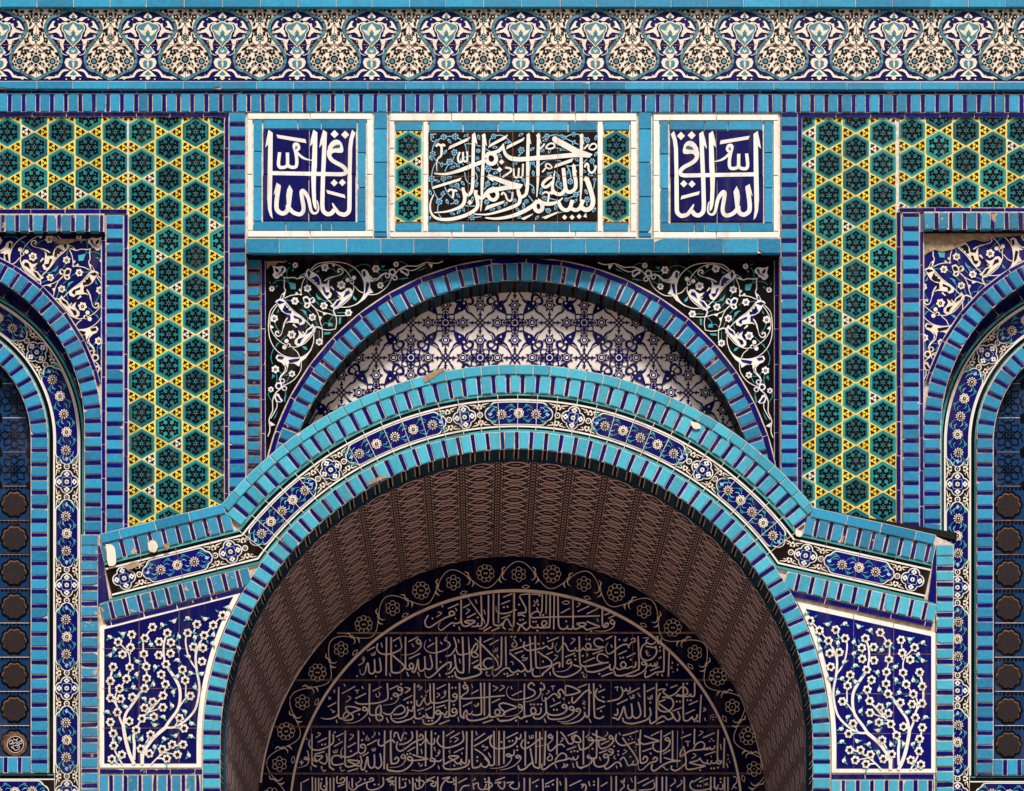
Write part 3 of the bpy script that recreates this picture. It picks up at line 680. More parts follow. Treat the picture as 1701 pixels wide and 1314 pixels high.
(805, 1204, '''
18 0 400 40 440 70 490 107 480 117 440 112 75;18l 175 75 172 490;18l 235 75 232 470;18 90 120 65 180 80 250 140 285 240 280 330 250 382 200 380 150 400 170 430 160 437 110
O 12 203 208 297 198 338 192 393 262 393 305 527 215 1043 325 1082 315 1120 320 628 740 738 745 770 740 822 720
14l 260 162 400 92;15l 1000 132 1115 82;15l 0 187 70 132;16e 310 365 285 350 262 370 300 385 317 362 320 420 260 490 170 520 60 525;15 320 370 350 360 357 300
17e 430 380 400 368 375 385 400 400 432 380 430 420 360 490 270 530 185 542;18l 490 80 490 495;17 465 180 438 240 470 287 530 270 600 220 680 160 702 178
10 535 130 545 165 560 160 565 125;10 560 162 580 160 585 120;18l 620 80 618 465;19 665 85 665 480 632 517 590 490 570 400 550 285;19 405 490 420 540 480 532 540 480 577 450
18l 735 75 720 490;17e 818 145 790 115 768 145 805 160 820 135 810 190 740 240 600 265;17l 875 75 870 360;17 765 240 770 300 810 307 870 250 930 235 962 268
17 915 85 970 150 1010 222 1060 220 1082 150 1110 130 1150 170 1152 210 1080 200 1050 150 1100 120;11 925 155 947 175 910 207;15l 990 302 1105 260;13 775 345 812 380 810 420 770 432 758 400 790 370
17 690 470 690 530 730 532 800 480 880 440 980 420 1022 400;16 850 430 890 370 940 340 985 370 980 412;15 1020 400 1050 420 1070 390 1080 420 1112 410 1132 370
12l 850 470 870 525;12l 1060 460 1075 520;14l 45 335 75 395;11 955 460 960 510 1000 492 990 475 930 520;17l 1190 75 1190 480;17 1130 230 1150 290 1180 302;17 1110 440 1120 500 1162 522 1180 518
17l 50 630 50 830;17l 478 640 478 830;17l 545 640 545 830;17l 700 650 705 830;17l 875 640 875 830;18l 980 640 985 830;14l 130 672 245 632;14l 570 702 655 657;14l 730 717 840 662;15l 1020 737 1165 667;15 120 700 200 690 160 720 210 772 240 740 235 680;15 260 700 350 690 300 730 350 772 410 760 412 690;15 0 690 60 690 92 730 40 770 0 777;13l 905 680 920 730;15 1170 760 1200 720 1222 740 1210 830
'''),
(965, 1204, '''
19t 28 70 28 480;17 -20 300 60 287 120 240 150 190 110 150 90 180 150 190 230 185 305 175;17 135 105 200 140 305 175;11 95 80 102 105 60 152;11 310 85 322 110 285 142
18 188 65 188 370 160 402 120 400 92 365 80 395 120 405 132 440 80 490 -20 522;O 12 140 290 400 258 450 318 450 360 595 385 157 685 157 725 1075 785;D 11 597 143 575 180 618 172 660 265 660 308
17 215 190 215 250 250 287 330 260 390 200 380 150 352 130 345 165 388 172;15l 240 237 340 192;15l 220 342 320 302;14l 845 132 945 82;14l 995 142 1085 92;15l 740 322 855 282;14l 990 352 1080 302
18 155 400 165 480 220 507 300 480 332 420 320 360 280 360 280 395 330 388;15 330 370 380 350 387 310 350 290 340 320 380 335;12l 220 385 240 430;12l 460 90 475 125;12l 425 490 435 525
11 515 300 552 320 500 357;10 410 370 395 395 420 412;18 285 490 300 532 350 510 420 455 470 460 485 507;16 470 430 510 390 540 430 570 490 620 470 632 430
19l 500 130 600 105 690 72;18 500 155 560 240 640 350 687 440 670 480 620 480;17 430 110 418 180 470 240 540 245 640 210 670 237 702 225 690 170
18 720 60 710 220 715 430 740 462 790 440 802 400 770 380 745 422;18l 760 130 850 165 945 195;17 945 195 850 215 760 235 720 215
17s 690 490 700 540 750 532 830 460 900 440 922 410 890 390 868 422;10 830 330 840 355 855 340;18l 968 65 960 460;17 875 220 870 280 920 322 1000 310 1060 250 1072 190 1040 155 1015 180 1065 200
19 860 470 850 530 890 552 980 490 1080 445 1200 435;17l 1000 395 1100 425 1200 435;18l 1105 70 1103 420;18t 1165 70 1160 510;10 985 520 1000 505 1020 540 1055 535
16l 208 640 208 830;18l 365 625 365 830;17l 425 620 425 830;17l 655 620 655 830;18l 910 630 910 830;17l 980 625 980 830;17l 1030 625 1030 830;15 0 720 50 720 62 770 30 830;13l 90 680 110 740;14l 240 742 320 692;14l 680 707 815 642;14l 745 737 880 662
10 480 670 490 695 505 690 510 660;10 505 692 520 695 525 640;13 510 710 522 740 470 792;12l 600 640 620 690;15 570 720 570 770 620 792 660 760;15 700 790 850 775 887 740 880 690
'''),
(1080, 1204, '''
18 260 490 255 530 310 552 390 500 432 440 410 290;17 430 450 440 530 520 532 670 495;17 470 455 560 480 670 495;17 470 455 570 430 602 395
18 410 260 370 320 365 382 420 350 490 310 600 300 700 280;16 520 290 560 230 620 205 657 240 640 292;17l 535 50 530 240;15 650 295 700 297 720 270 735 297 767 285 780 250
15l 370 162 495 112;15l 635 157 775 97;15l 655 367 785 322;11 420 205 450 200 455 260;11 450 202 482 198;11 600 75 637 90 585 132;11 515 345 552 370 500 407
D 11 740 170 718 198 762 192;O 12 603 545 735 525 772 525 817 515 575 735 607 735 848 650 850 690
18 820 60 812 400 862 440 830 472 790 440;15 600 400 630 450 680 462 692 420;15 680 462 720 472 742 430;15 740 462 790 460 812 420
18l 895 160 885 520;12l 845 230 858 300;12l 920 460 938 520;11l 385 75 402 105;10 730 375 742 392;8 930 360 945 375;8 990 350 1005 375;8 945 400 935 425;8 1000 420 1015 440;8 950 440 965 455
17l 410 630 412 830;18l 730 625 730 830;17l 775 630 775 770;18l 895 630 897 830;17l 938 630 938 830;16 510 670 480 720 500 770 570 792 700 775 742 740;14l 510 692 620 632;14l 590 692 700 647;10 655 710 670 730 680 700 695 727;15 780 740 800 782 822 720;15 830 770 870 772 877 710;13 290 650 302 690 240 742;13 370 665 382 700 320 752;10 1000 620 1042 640 1040 690 980 780;10 1050 690 1000 740 1045 762
'''),
]

# spandrel arabesque, one half; the other half is its mirror across the corner's diagonal
SP_WHITE = '''
15 345 320 400 335 520 330 580 350 690 320
P 765 180 800 220 860 250 920 290 960 350 985 430 1000 400 1060 350 1130 318 1230 300 1290 285 1200 320 1130 350 1105 400 1110 470 1120 560 1155 600 1130 665 1075 685 1040 640 1000 600 960 520 900 450 820 370 740 330 700 312 590 345 640 290 720 250 730 215
22s 1200 312 1290 288 1335 245 1318 195 1268 190 1255 225 1288 240
13 740 332 900 470 1030 640 1160 770
13 800 200 900 110 1030 78 1200 70 1380 95 1530 170 1640 290 1690 430 1690 580 1650 680 1560 770 1420 820 1285 820
12 820 220 920 150 1060 98 1200 105 1330 170 1430 270 1480 360
13 1500 420 1518 500 1500 580 1440 690 1330 785 1240 850
13 1530 470 1600 550 1675 585
O 36 1415 370 1520 335 1488 405
P 1120 490 1150 470 1200 540 1250 565 1310 580 1360 550 1400 505 1460 505 1500 550 1480 620 1420 685 1350 745 1270 810 1220 855 1165 830 1125 800 1180 765 1230 700 1290 680 1220 610 1170 530
34e 1198 840 1188 900 1218 975
13 705 335 662 430 645 520 638 630
12 800 770 870 840 980 900 1100 930 1210 962 1350 965 1400 950
12 1220 970 1232 1080 1212 1190
P 1640 220 1690 188 1745 220 1775 285 1840 345 1910 338 1985 270 2070 238 2060 255 1990 300 1920 375 1830 400 1790 400 1790 500 1840 580 1770 600 1700 690 1620 745 1540 800 1650 690 1690 580 1690 400
O 45 2080 300 2200 335;O 60 2160 240
12 2150 310 2130 380 2070 480 1980 560 1880 610 1750 615
15 2210 270 2280 190 2400 140 2560 140 2640 110 2730 80 2830 92 2920 90 3000 58
P 2285 200 2350 165 2430 200 2435 280 2405 310 2350 265 2300 245
13 2440 212 2510 210 2600 168 2700 108
P 2750 90 2830 110 2812 180 2780 140
P 560 610 545 570 570 590 590 600; P 600 540 630 510 630 570; P 1000 910 1080 930 1015 960; P 1180 90 1210 120 1190 160 1150 120
'''
SP_NAVY = '''
P 765 195 805 255 770 340 750 290;P 800 345 900 300 945 350 960 450 910 450 900 390 850 370
P 1000 415 1080 365 1160 325 1090 380 1070 440;P 985 490 1030 490 1050 570 1120 580 1080 635 1040 610
P 1385 560 1440 545 1460 590 1400 620 1345 660;P 1240 720 1310 690 1245 790 1180 815;P 1205 560 1300 640 1290 655
O 22 1490 400;P 1190 860 1208 860 1200 930
P 1660 235 1705 215 1720 300 1680 330;P 1730 400 1780 425 1745 560 1700 600 1715 480;P 1770 330 1860 370 1960 330 1860 385
O 26 2075 300 2200 335;O 36 2160 240;P 2310 205 2350 190 2410 220 2420 280 2360 245;P 650 290 710 270 700 305 640 318
'''
SP_FLOWERS = [545,125,45,1040,165,62,750,510,60,1310,455,68,1020,800,60,1430,915,58,1885,185,62,2220,110,45,1960,460,52]
SP_LEAF = '''
9 175 440 230 390 330 375 420 400;9 1110 170 1200 210 1265 272;9 1500 190 1420 270 1330 360;9 900 610 960 690 1080 725 1200 690
9 1540 155 1680 110 1800 140;9 860 700 940 780;9 1080 850 1160 885;9 1240 915 1370 915;9 735 350 745 450;9 760 560 800 640
9 1950 200 2060 210 2180 180;9 1900 230 1975 310 1980 400;9 2000 420 2100 370;9 2260 80 2320 70 2420 130;9 2250 360 2430 340
P 890 590 920 640 990 690 930 700 900 650;P 870 240 950 200 930 240;P 1440 215 1500 190 1520 195 1470 225;P 1500 620 1560 680 1560 720 1510 690;P 1270 1000 1310 990 1300 1090 1270 1110
P 1960 140 2050 120 2000 180;P 2290 350 2420 320 2340 365;P 2560 230 2720 150 2680 190;P 110 380 140 440 120 430;P 490 200 535 175 500 240
'''
SP_LEAF_AXIS = 'P 430 405 480 415 555 435 550 525 470 520 450 460;P 1090 1090 1120 1075 1170 1100 1165 1140 1090 1140;9 980 1150 1040 1090 1090 1095;9 1180 970 1110 1050 1110 1080'
SP_AXIS_W = 'Q 165 125 240 150 330 140 388 175 390 225 340 265 325 305 290 310 255 350 205 340 168 285 190 235;Q 670 660 735 638 790 680 835 655 872 692 862 745 800 762 788 812 740 842 690 812 700 765 680 712'
SP_AXIS_N = 'Q 205 165 262 200 265 250 220 225;Q 318 175 358 172 335 235 285 275 215 300 300 240;Q 695 675 745 672 775 730 730 740 695 715;Q 800 690 850 672 830 720 800 738;Q 715 785 770 770 740 812'

BL_FLOWERS = [285,232,345,295,402,360,448,290,507,345,410,440,470,433,416,525,540,577,523,645,490,745,558,885,530,950,636,345,613,405,688,400,616,475,690,485,645,543,675,608,648,670,663,742,728,782,665,817,722,877,781,820,797,888,742,990,834,960,730,308,778,378,785,478,770,558,767,632,780,697,862,355,948,402,870,437,920,480,875,562,895,636,858,752,932,762,996,758,940,698,953,848,878,905,980,560,997,650,997,910,980,982,976,1060,925,1117,988,1145,803,1080,750,1110,605,1053,668,1082,536,1053,572,1117,640,1142]
BL_BUDS = [250,182,398,257,505,252,595,272,668,295,345,358,462,375,562,370,350,412,562,442,742,420,500,495,830,525,570,517,420,605,487,600,575,622,713,562,725,672,600,722,605,808,463,690,523,845,485,920,660,877,718,930,485,1000,585,998,656,1018,800,1020,717,1070,500,1122,880,1017,936,1017,853,690,780,762,905,813,1015,845,920,352,1000,372,1000,488,970,450,940,612,832,610]
BL_BRANCH = '''
22 795 1180 790 1110 740 1030 690 980 640 940
18 650 945 620 900 570 830 555 760 560 690 590 630 630 570 650 540
12 650 540 660 470 655 400 636 345
14 640 945 590 942 520 900 460 830 435 730 435 660 450 580 455 480 425 400
8 425 400 350 300 285 232
10 455 570 500 500 520 400 510 345
22 845 1180 880 1100 905 1000 915 930
17 915 930 900 860 860 800 810 730 780 697
9 780 697 767 632 770 558 785 478 785 390 730 308
13 915 940 940 880 960 800 1000 740 1000 650 980 560
8 960 790 965 740 940 698 895 636 875 562 880 480 920 430 948 402
7 870 480 870 437 862 355;17 848 1150 845 1060 850 1000 834 960;11 834 960 797 888 720 810 663 742;7 663 742 645 670 675 608
7 760 850 728 782;7 797 888 722 877;7 665 817 760 850;12 800 1160 803 1080;9 740 1180 690 1130 605 1070 536 1053
9 700 1140 640 1142;7 690 1130 668 1082;7 572 1117 650 1105;10 920 1180 960 1110 976 1060 985 982 997 910;9 950 1175 988 1145
8 570 830 520 760 490 745;8 520 750 520 645 540 577;8 600 945 530 950;8 590 942 558 885;8 742 990 780 1060;7 470 433 455 480;7 410 440 430 410;7 448 290 470 340
'''
# ================================================================ SETTING
gp = G(); gp.v = [(-60, -60, 0), (60, -60, 0), (60, 30, 0), (-60, 30, 0)]; gp.f = [(0, 1, 2, 3)]; gp.m = [gp.mi('stone')]; gp.uv = [None]
gobj = gp.build('ground'); gobj['kind'] = 'structure'

LX, RX = -62, 1762       # how far the modelled ornament runs past the picture
g = G()
def slab(x0, y0, x1, y1, h0=-1.4, h1=-0.012):
    p = rect(x0, y0, x1, y1)
    g.face([W(x, y, h1) for x, y in p], 'earth'); g.ext(p, h1, h0, 'earth', True)
GY = VY + ZC/S
slab(-1500, -700, LX, GY); slab(RX, -700, 3200, GY); slab(LX, -700, RX, -1)
slab(LX, 1336, 366, GY); slab(1350, 1336, RX, GY)
w = g.build('masonry_wall'); w['label'] = 'plain stone wall of the building around and under the tiled facade'; w['category'] = 'wall'; w['kind'] = 'thing'

# ================================================================ TOP: cornice course, frieze, brick band
g = G(); F, L = line((LX, -2), (RX, -2)); bed(g, F, 0, L, -1, 14, 0.004, 'mortard')
course(g, F, 0, L, 0, 13.2, [(61.9, 'turq')], 0.022, off=0)
g.single('cornice_course', 'topmost row of long turquoise bricks along the upper edge, above the flower frieze', 'brick course')

fr = thing('tile_frieze', 'wide cream tile frieze of dark blue onion medallions under the top edge', 'frieze', (850, 74, 0))
g = G(); g.poly(rect(LX, 11.5, RX, 136), 0.001, 'cream')
g.poly([(LX, 73.6), (RX, 74.2), (RX, 75.1), (LX, 74.5)], 0.0042, 'grout')
for k in range(-1, 15): g.poly(rect(60.6+123.85*k-0.45, 12, 60.6+123.85*k+0.45, 134), 0.0026, 'grout')
g.poly(rect(LX, 11.5, RX, 14), 0.003, 'grout')
g.build('cream_field', fr)

HB = [(0, 100), (90, 113), (180, 143), (260, 190), (340, 215), (400, 260), (448, 340), (462, 420), (430, 505), (370, 590), (300, 680), (240, 765), (205, 850), (197, 940), (222, 1035), (285, 1098), (370, 1122), (420, 1155), (510, 1205), (619, 1258)]
def medallion(cx):
    T = lambda x, y: (cx + x/10, 6.4 + y/10)
    g = G(T)
    half = spline(HB, 4)
    p = [(-x, y) for x, y in half[::-1]] + half[1:] + [(619, 1285), (-619, 1285)]
    g.poly(p, 0.0015, 'ink')
    for sg in (1, -1):
        hb = [(sg*x, y) for x, y in half]
        g.stroke(hb, 5.6, 0.0022, 'brown', smooth=False)
        g.stroke(hb, 4.4, 0.003, 'petrol', smooth=False)
        q = lambda *c: [(sg*c[i], c[i+1]) for i in range(0, len(c), 2)]
        wv = lambda *c: g.poly(q(*c), 0.0038, 'cream')
        wv(75, 265, 130, 225, 250, 222, 195, 245, 150, 285, 110, 285)
        wv(298, 290, 335, 283, 375, 340, 425, 432, 392, 425, 368, 402, 285, 387, 322, 370, 328, 330)
        wv(205, 330, 245, 325, 250, 380, 300, 425, 345, 440, 405, 488, 340, 482, 282, 472, 230, 512, 215, 548, 175, 540, 200, 480, 228, 430)
        g.ring(sg*392, 470, 17, 1.0, 0.0038, 'cream', 10); g.ring(sg*355, 535, 17, 1.0, 0.0038, 'cream', 10)
        wv(125, 578, 175, 592, 265, 570, 345, 552, 372, 530, 372, 558, 295, 592, 232, 612, 212, 700, 172, 775, 152, 762, 168, 680, 152, 622)
        g.stroke(q(30, 292, 55, 270, 80, 255), 0.9, 0.0038, 'cream'); g.stroke(q(205, 740, 190, 810, 135, 848, 95, 850), 1.0, 0.0038, 'cream')
        wv(60, 1108, 130, 1080, 172, 1090, 212, 1122, 262, 1190, 330, 1208, 420, 1206, 492, 1250, 420, 1238, 400, 1262, 360, 1238, 230, 1222, 190, 1150, 150, 1122)
        for x, y, r in ((253, 258, 11), (285, 1185, 9), (115, 1250, 13), (250, 632, 8), (92, 725, 7)): g.disc(sg*x, y, r, 0.0038, 'cream', 8)
        g.stroke(q(100, 312, 180, 322, 222, 365, 232, 420, 205, 475), 2.0, 0.0034, 'cream')
    sy = lambda c: [(c[i], c[i+1]) for i in range(0, len(c), 2)]
    def both(c, h, mt):
        a = sy(c); g.poly(a + [(-x, y) for x, y in a[::-1] if abs(x) > .1], h, mt)
    both([0, 135, 28, 168, 70, 212, 52, 240, 15, 232, 0, 238], 0.0038, 'cream'); both([0, 178, 28, 210, 18, 235, 0, 300], 0.0046, 'petrol')
    both([0, 285, 50, 300, 80, 318, 160, 332, 195, 380, 190, 440, 152, 492, 140, 560, 100, 618, 42, 668, 0, 725], 0.0040, 'cream')
    both([0, 300, 45, 315, 78, 332, 150, 345, 180, 385, 176, 436, 140, 488, 127, 552, 90, 606, 32, 655, 0, 705], 0.0046, 'petrol')
    both([0, 325, 62, 400, 66, 440, 110, 440, 160, 415, 132, 462, 92, 505, 50, 535, 20, 505, 0, 470], 0.0054, 'cream')
    both([0, 425, 42, 490, 12, 510, 0, 530], 0.0062, 'teal'); both([0, 545, 36, 602, 15, 610, 0, 640], 0.0054, 'cream'); both([0, 625, 25, 645, 0, 690], 0.0055, 'leaf')
    both([0, 930, 50, 885, 62, 852, 125, 812, 92, 770, 42, 700, 0, 760], 0.0040, 'cream'); both([0, 735, 35, 718, 82, 775, 70, 825, 0, 832], 0.0046, 'petrol'); both([0, 790, 20, 760, 36, 775, 0, 815], 0.0054, 'cream')
    both([0, 935, 60, 898, 120, 910, 146, 970, 120, 1042, 60, 1085, 0, 1092], 0.0040, 'cream'); both([0, 950, 50, 935, 84, 968, 74, 1035, 0, 1082], 0.0046, 'petrol'); both([0, 940, 20, 985, 12, 1040, 0, 1080], 0.0054, 'cream')
    both([0, 1088, 52, 1120, 142, 1205, 30, 1205, 40, 1238, 0, 1268], 0.0040, 'cream'); both([0, 1110, 60, 1175, 0, 1190], 0.0046, 'leaf')
    return g
def spray(cx):
    T = lambda x, y: (cx + x/10, 6.4 + y/10)
    g = G(T); rnd = random.Random(3)
    def leafp(x, y, a, ln, wd):
        c, s_ = cos(a), sin(a)
        ln *= 1.2; wd *= 1.35
        g.poly([(x + c*u - s_*v, y + s_*u + c*v) for u, v in ((-ln, 0), (-ln*.2, -wd), (ln*.5, -wd*.7), (ln, 0), (ln*.4, wd*.6), (-ln*.3, wd*.4))], 0.003, 'umber')
    def flow(x, y, r, c='petrol'):
        g.petals(x, y, r, 8, 0.003, 'umber', depth=.45); g.ring(x, y, r*.62, 1.0, 0.0037, 'cream', 10); g.disc(x, y, r*.33, 0.0045, c, 8)
        for k in range(8): g.disc(x+r*.82*cos(k*pi/4+.39), y+r*.82*sin(k*pi/4+.39), r*.13, 0.0037, 'cream', 6)
    flow(0, 920, 118); flow(-275, 955, 102); flow(275, 955, 102)
    for y, r in ((255, 72), (560, 76)):
        g.petals(0, y, r, 6, 0.003, 'umber', rot=pi/6, depth=.5); g.disc(0, y, r*.4, 0.0045, 'petrol', 8)
        for k in range(6): g.disc(r*.66*cos(k*pi/3+.5), y+r*.66*sin(k*pi/3+.5), r*.15, 0.0037, 'cream', 6)
    g.petals(0, 175, 40, 5, 0.003, 'umber', rot=.3)
    for sg in (1, -1):
        st = lambda *c: g.stroke([(sg*c[i], c[i+1]) for i in range(0, len(c), 2)], 0.75, 0.0022, 'brown')
        st(0, 330, 40, 380, 90, 440, 60, 500, 0, 520); st(0, 640, 60, 690, 150, 600, 200, 590); st(0, 640, 90, 740, 200, 800, 280, 870); st(0, 820, 90, 800, 180, 800); st(0, 1030, 60, 1090, 100, 1130)
        st(110, 930, 180, 900, 240, 930); st(160, 215, 80, 240, 30, 200); st(160, 215, 230, 140, 330, 120); st(60, 1000, 110, 1040, 180, 1085, 270, 1050); st(0, 760, 120, 690, 220, 720, 300, 770); st(0, 110, 60, 130, 160, 210)
        for x, y, a, ln, wd in ((85, 430, .5, 50, 30), (160, 602, 1.2, 48, 32), (110, 680, .2, 44, 24), (345, 835, .6, 42, 26), (165, 915, 1.5, 45, 22), (175, 1085, 1.3, 42, 26), (90, 1130, .8, 42, 30), (250, 735, .6, 62, 18),
                                (95, 330, 1.2, 40, 20), (75, 180, 1.5, 45, 18), (150, 215, .4, 40, 38), (230, 125, .3, 40, 26), (330, 120, 2.4, 42, 34), (110, 260, 1.2, 36, 20), (90, 115, .3, 40, 20), (300, 180, 1.0, 30, 14), (40, 1125, 1.2, 30, 14), (60, 790, .6, 34, 16), (120, 1000, .9, 32, 14), (390, 900, 1.3, 34, 16), (70, 490, .9, 34, 20), (125, 520, 1.4, 36, 16), (380, 1010, 1.8, 34, 14), (255, 1090, .4, 34, 18), (190, 300, .2, 30, 14), (250, 200, .9, 28, 14), (400, 100, .5, 34, 20), (470, 90, 2.5, 30, 16), (140, 770, 2.6, 34, 14)):
            leafp(sg*x, y, a if sg > 0 else pi-a, ln, wd)
        g.petals(sg*205, 800, 58, 5, 0.003, 'umber', rot=.4 if sg > 0 else pi-.4, depth=.5); g.disc(sg*205, 795, 14, 0.0045, 'cream', 6)
        g.petals(sg*155, 212, 44, 5, 0.003, 'umber', depth=.4); g.disc(sg*155, 212, 12, 0.0045, 'cream', 6)
        g.petals(sg*160, 600, 40, 5, 0.003, 'umber', depth=.4); g.disc(sg*160, 600, 11, 0.0045, 'cream', 6)
    g.petals(0, 1090, 34, 5, 0.003, 'umber', rot=.3, depth=.5)
    return g
def copies(o, parent, n, dx):
    for k in range(1, n):
        c = o.copy(); scene.collection.objects.link(c)
        assert c.parent == parent
        c.location.x = o.location.x + dx*S*k
m0 = medallion(121.6 - 123.85).build('medallion', fr); copies(m0, fr, 15, 123.85)
s0 = spray(121.6 - 123.85*1.5).build('flower_spray', fr); copies(s0, fr, 16, 123.85)
g = G(); F, L = line((LX, 135.2), (RX, 137)); bed(g, F, 0, L, -0.6, 12.4, 0.006, 'mortar')
course(g, F, 0, L, 0, 11.6, [(61.2, 'turq')], 0.026, off=0); g.build('sill_course', fr)

NS = [(57, 'navy'), (57.6, 'navy')]
t = thing('brick_band', 'long horizontal band of upright turquoise and navy bricks under the flower frieze', 'brick band', (850, 170, 0))
g = G(); F, L = line((LX, 149), (RX, 150.5)); bed(g, F, 0, L, -3.5, 45, 0.0, 'mortar')
course(g, F, 0, L, 0.6, 5.6, [(57.6, 'navyw')], 0.009); g.build('edge_strip', t)
g = G(); course(g, F, 12, L, 7, 36, TN, 0.014); g.build('brick_row', t)
g = G(); course(g, F, 0, 437, 38, 44, NS, 0.009); g.build('edge_strip', t); g = G(); course(g, F, 1392, L, 38, 44, NS, 0.009); g.build('edge_strip', t)

# ================================================================ HEXAGON TILE PANELS
STAR = []
for k in range(6):
    for x, r in ((-50, 142), (-42, 232), (-100, 245), (-132, 272), (-120, 306), (-58, 328), (0, 388), (58, 328), (120, 306), (132, 272), (100, 245), (42, 232), (50, 142)):
        a = k*pi/3
        STAR.append(((x*cos(a) + r*sin(a))/20, (x*sin(a) - r*cos(a))/20))
TRI = []
for k in range(3):
    for x, r in ((-11, 10), (-11, 82), (-70, 72), (-82, 108), (-40, 140), (0, 196), (40, 140), (82, 108), (70, 72), (11, 82), (11, 10)):
        a = k*2*pi/3
        TRI.append(((x*sin(a)*-1 + r*cos(a))/19, (x*cos(a) + r*sin(a))/19))
def hexes(parent, region, ox, oy, only_col=None, h=0.0):
    A, R = 44.86, 25.9
    gb, gh, gs, gt = G(clip=region), G(clip=region), G(clip=region), G(clip=region)
    x0, y0, x1, y1 = region
    gb.poly(rect(*region), h, 'paley')
    for i in range(int((x0-ox)/A)-2, int((x1-ox)/A)+3):
        if only_col is not None and i != only_col: continue
        cx = ox + A*i
        for j in range(int((y0-oy)/(2*R))-2, int((y1-oy)/(2*R))+3):
            cy = oy + 2*R*j + (R if i % 2 else 0)
            r1 = random.random()
            mo, mi_ = ('teal', 'teal2') if r1 < .62 else ('teal2', 'teal2') if r1 < .85 else ('teal', 'teal')
            hx = lambda r: [(cx + r*sin(k*pi/3), cy - r*cos(k*pi/3)) for k in range(6)]
            gh.poly(hx(R-1.0), h+.0012, mo); gh.poly(hx(R-4.6), h+.002, mi_)
            gs.poly([(cx+x, cy+y) for x, y in STAR], h+.0028, 'black')
            gs.disc(cx, cy, 5.4, h+.0036, 'black', 12)
            gs.ring(cx, cy, 2.3, .8, h+.0048, 'leaf', 10)
            for k in range(6):
                a = k*pi/3; gs.disc(cx+13.3*sin(a), cy-13.3*cos(a), .85, h+.0048, 'leaf', 6)
                gs.disc(cx+4.6*sin(a), cy-4.6*cos(a), .45, h+.0056, 'skyb', 5)
            for sg in (1, -1):
                tx = cx + sg*(22.43+7.48)
                if (x0-20 < tx < x1+20):
                    mt = 'cream' if random.random() < .12 else 'yellow'
                    gt.poly([(tx-sg*6.7, cy-11.2), (tx-sg*6.7, cy+11.2), (tx+sg*12.9, cy)], h+.0012, mt)
                    gt.poly([(tx+sg*x*.93, cy+y*.93) for x, y in TRI], h+.002, 'umber')
    gb.build('pale_joint_bed', parent); gh.build('hexagon_tiles', parent); gt.build('triangle_tiles', parent); gs.build('star_ornament', parent)
for ib, (lab, reg, ox, oy) in enumerate((
    ('horizontal teal and yellow hexagon tile panel at the far left, above the left window', (LX, 193.5, 211, 347), 102, 218.7),
    ('tall teal and yellow hexagon tile panel left of the porch arch', (214, 193.5, 372, 905), 235.3, 218.7),
    ('tall teal and yellow hexagon tile panel right of the porch arch', (1333, 195.5, 1488.5, 925), 1377, 221),
    ('horizontal teal and yellow hexagon tile panel at the far right, above the right window', (1494, 192, RX, 344.5), 1515, 216.6))):
    t = thing('hexagon_tile_panel', lab, 'tile panel', ((reg[0]+reg[2])/2, (reg[1]+reg[3])/2, 0), 'hexagon tile panels')
    g = G(); g.poly(rect(reg[0]-3.5, reg[1]-3, reg[2]+3.5, reg[3]+3), -0.0015-.0006*ib, 'mortarw'); g.build('mortar_bed', t)
    hexes(t, reg, ox, oy)

# ================================================================ BRICK PILASTERS AND WINDOW LINTELS
def pilaster(lab, x0, x1, y0, y1, strips, h=0.012, off=0):
    t = thing('brick_pilaster', lab, 'brick pilaster', ((x0+x1)/2, (y0+y1)/2, 0), 'striped brick pilasters')
    F, L, wd = vcol(x0, x1, y0, y1)
    g = G(); bed(g, F, 0, L, -1.8, wd+1.8, h-.012); course(g, F, 0, L, 0.4, wd-.4, TN, h, off=off); g.build('brick_column', t)
    for a, b, c, d in strips:
        F2, L2, w2 = vcol(a, b, c, d)
        g = G(); bed(g, F2, 0, L2, -1.2, w2+1.2, -0.001, 'mortarw'); course(g, F2, 0, L2, .3, w2-.3, NS, 0.007); g.build('edge_strip', t)
pilaster('striped turquoise and navy brick pilaster along the left side of the writing panels', 381, 407.5, 187, 870, [(372.8, 379.4, 188, 880)])
pilaster('striped turquoise and navy brick pilaster along the right side of the writing panels', 1297.5, 1324.5, 187, 880, [(1325.5, 1332, 188, 890)], off=1)
pilaster('striped turquoise and navy brick pilaster between the left window arch and the tall hexagon panel', 176.5, 204.5, 357, 915, [(206, 212.4, 356, 905), (169, 175.2, 399, 905)])
pilaster('striped turquoise and navy brick pilaster between the right window arch and the tall hexagon panel', 1499.5, 1527, 353, 925, [(1489.8, 1496.4, 352, 915), (1528.4, 1534, 384, 930)], off=1)

def lintel(lab, x0, x1, ys, yb):
    t = thing('window_lintel', lab, 'brick band', ((x0+x1)/2, yb+13, 0), 'brick bands over the windows')
    g = G(); F, L = line((x0, ys), (x1, ys)); bed(g, F, 0, L, -1, 7.5, 0.0, 'mortarw'); course(g, F, 0, L, 0, 6.2, NS, 0.008); g.build('edge_strip', t)
    a, b = (x0, 173.5) if x0 < 0 else (1535.5, x1)
    g = G(); F, L = line((a, yb), (b, yb)); bed(g, F, 0, L, -2, 28.5, 0.022, 'mortar')
    g.ext([F(0, 28.5), F(L, 28.5)], 0.022, -0.03, 'soot_shade')  # underside coloured near-black for the shade beneath the lintel
    g.ext([F(L, 28.5), F(L, -2)] if x0 < 0 else [F(0, -2), F(0, 28.5)], 0.022, 0.0, 'mortar')
    course(g, F, 0, L, 0, 27, [(16.2, 'turqw'), (7.4, 'navyw')], 0.034, jit=.6); g.build('brick_row', t)
lintel('worn row of upright bricks over the left window arch', LX, 211, 348, 357)
lintel('worn row of upright bricks over the right window arch', 1494, RX, 345.5, 353.5)

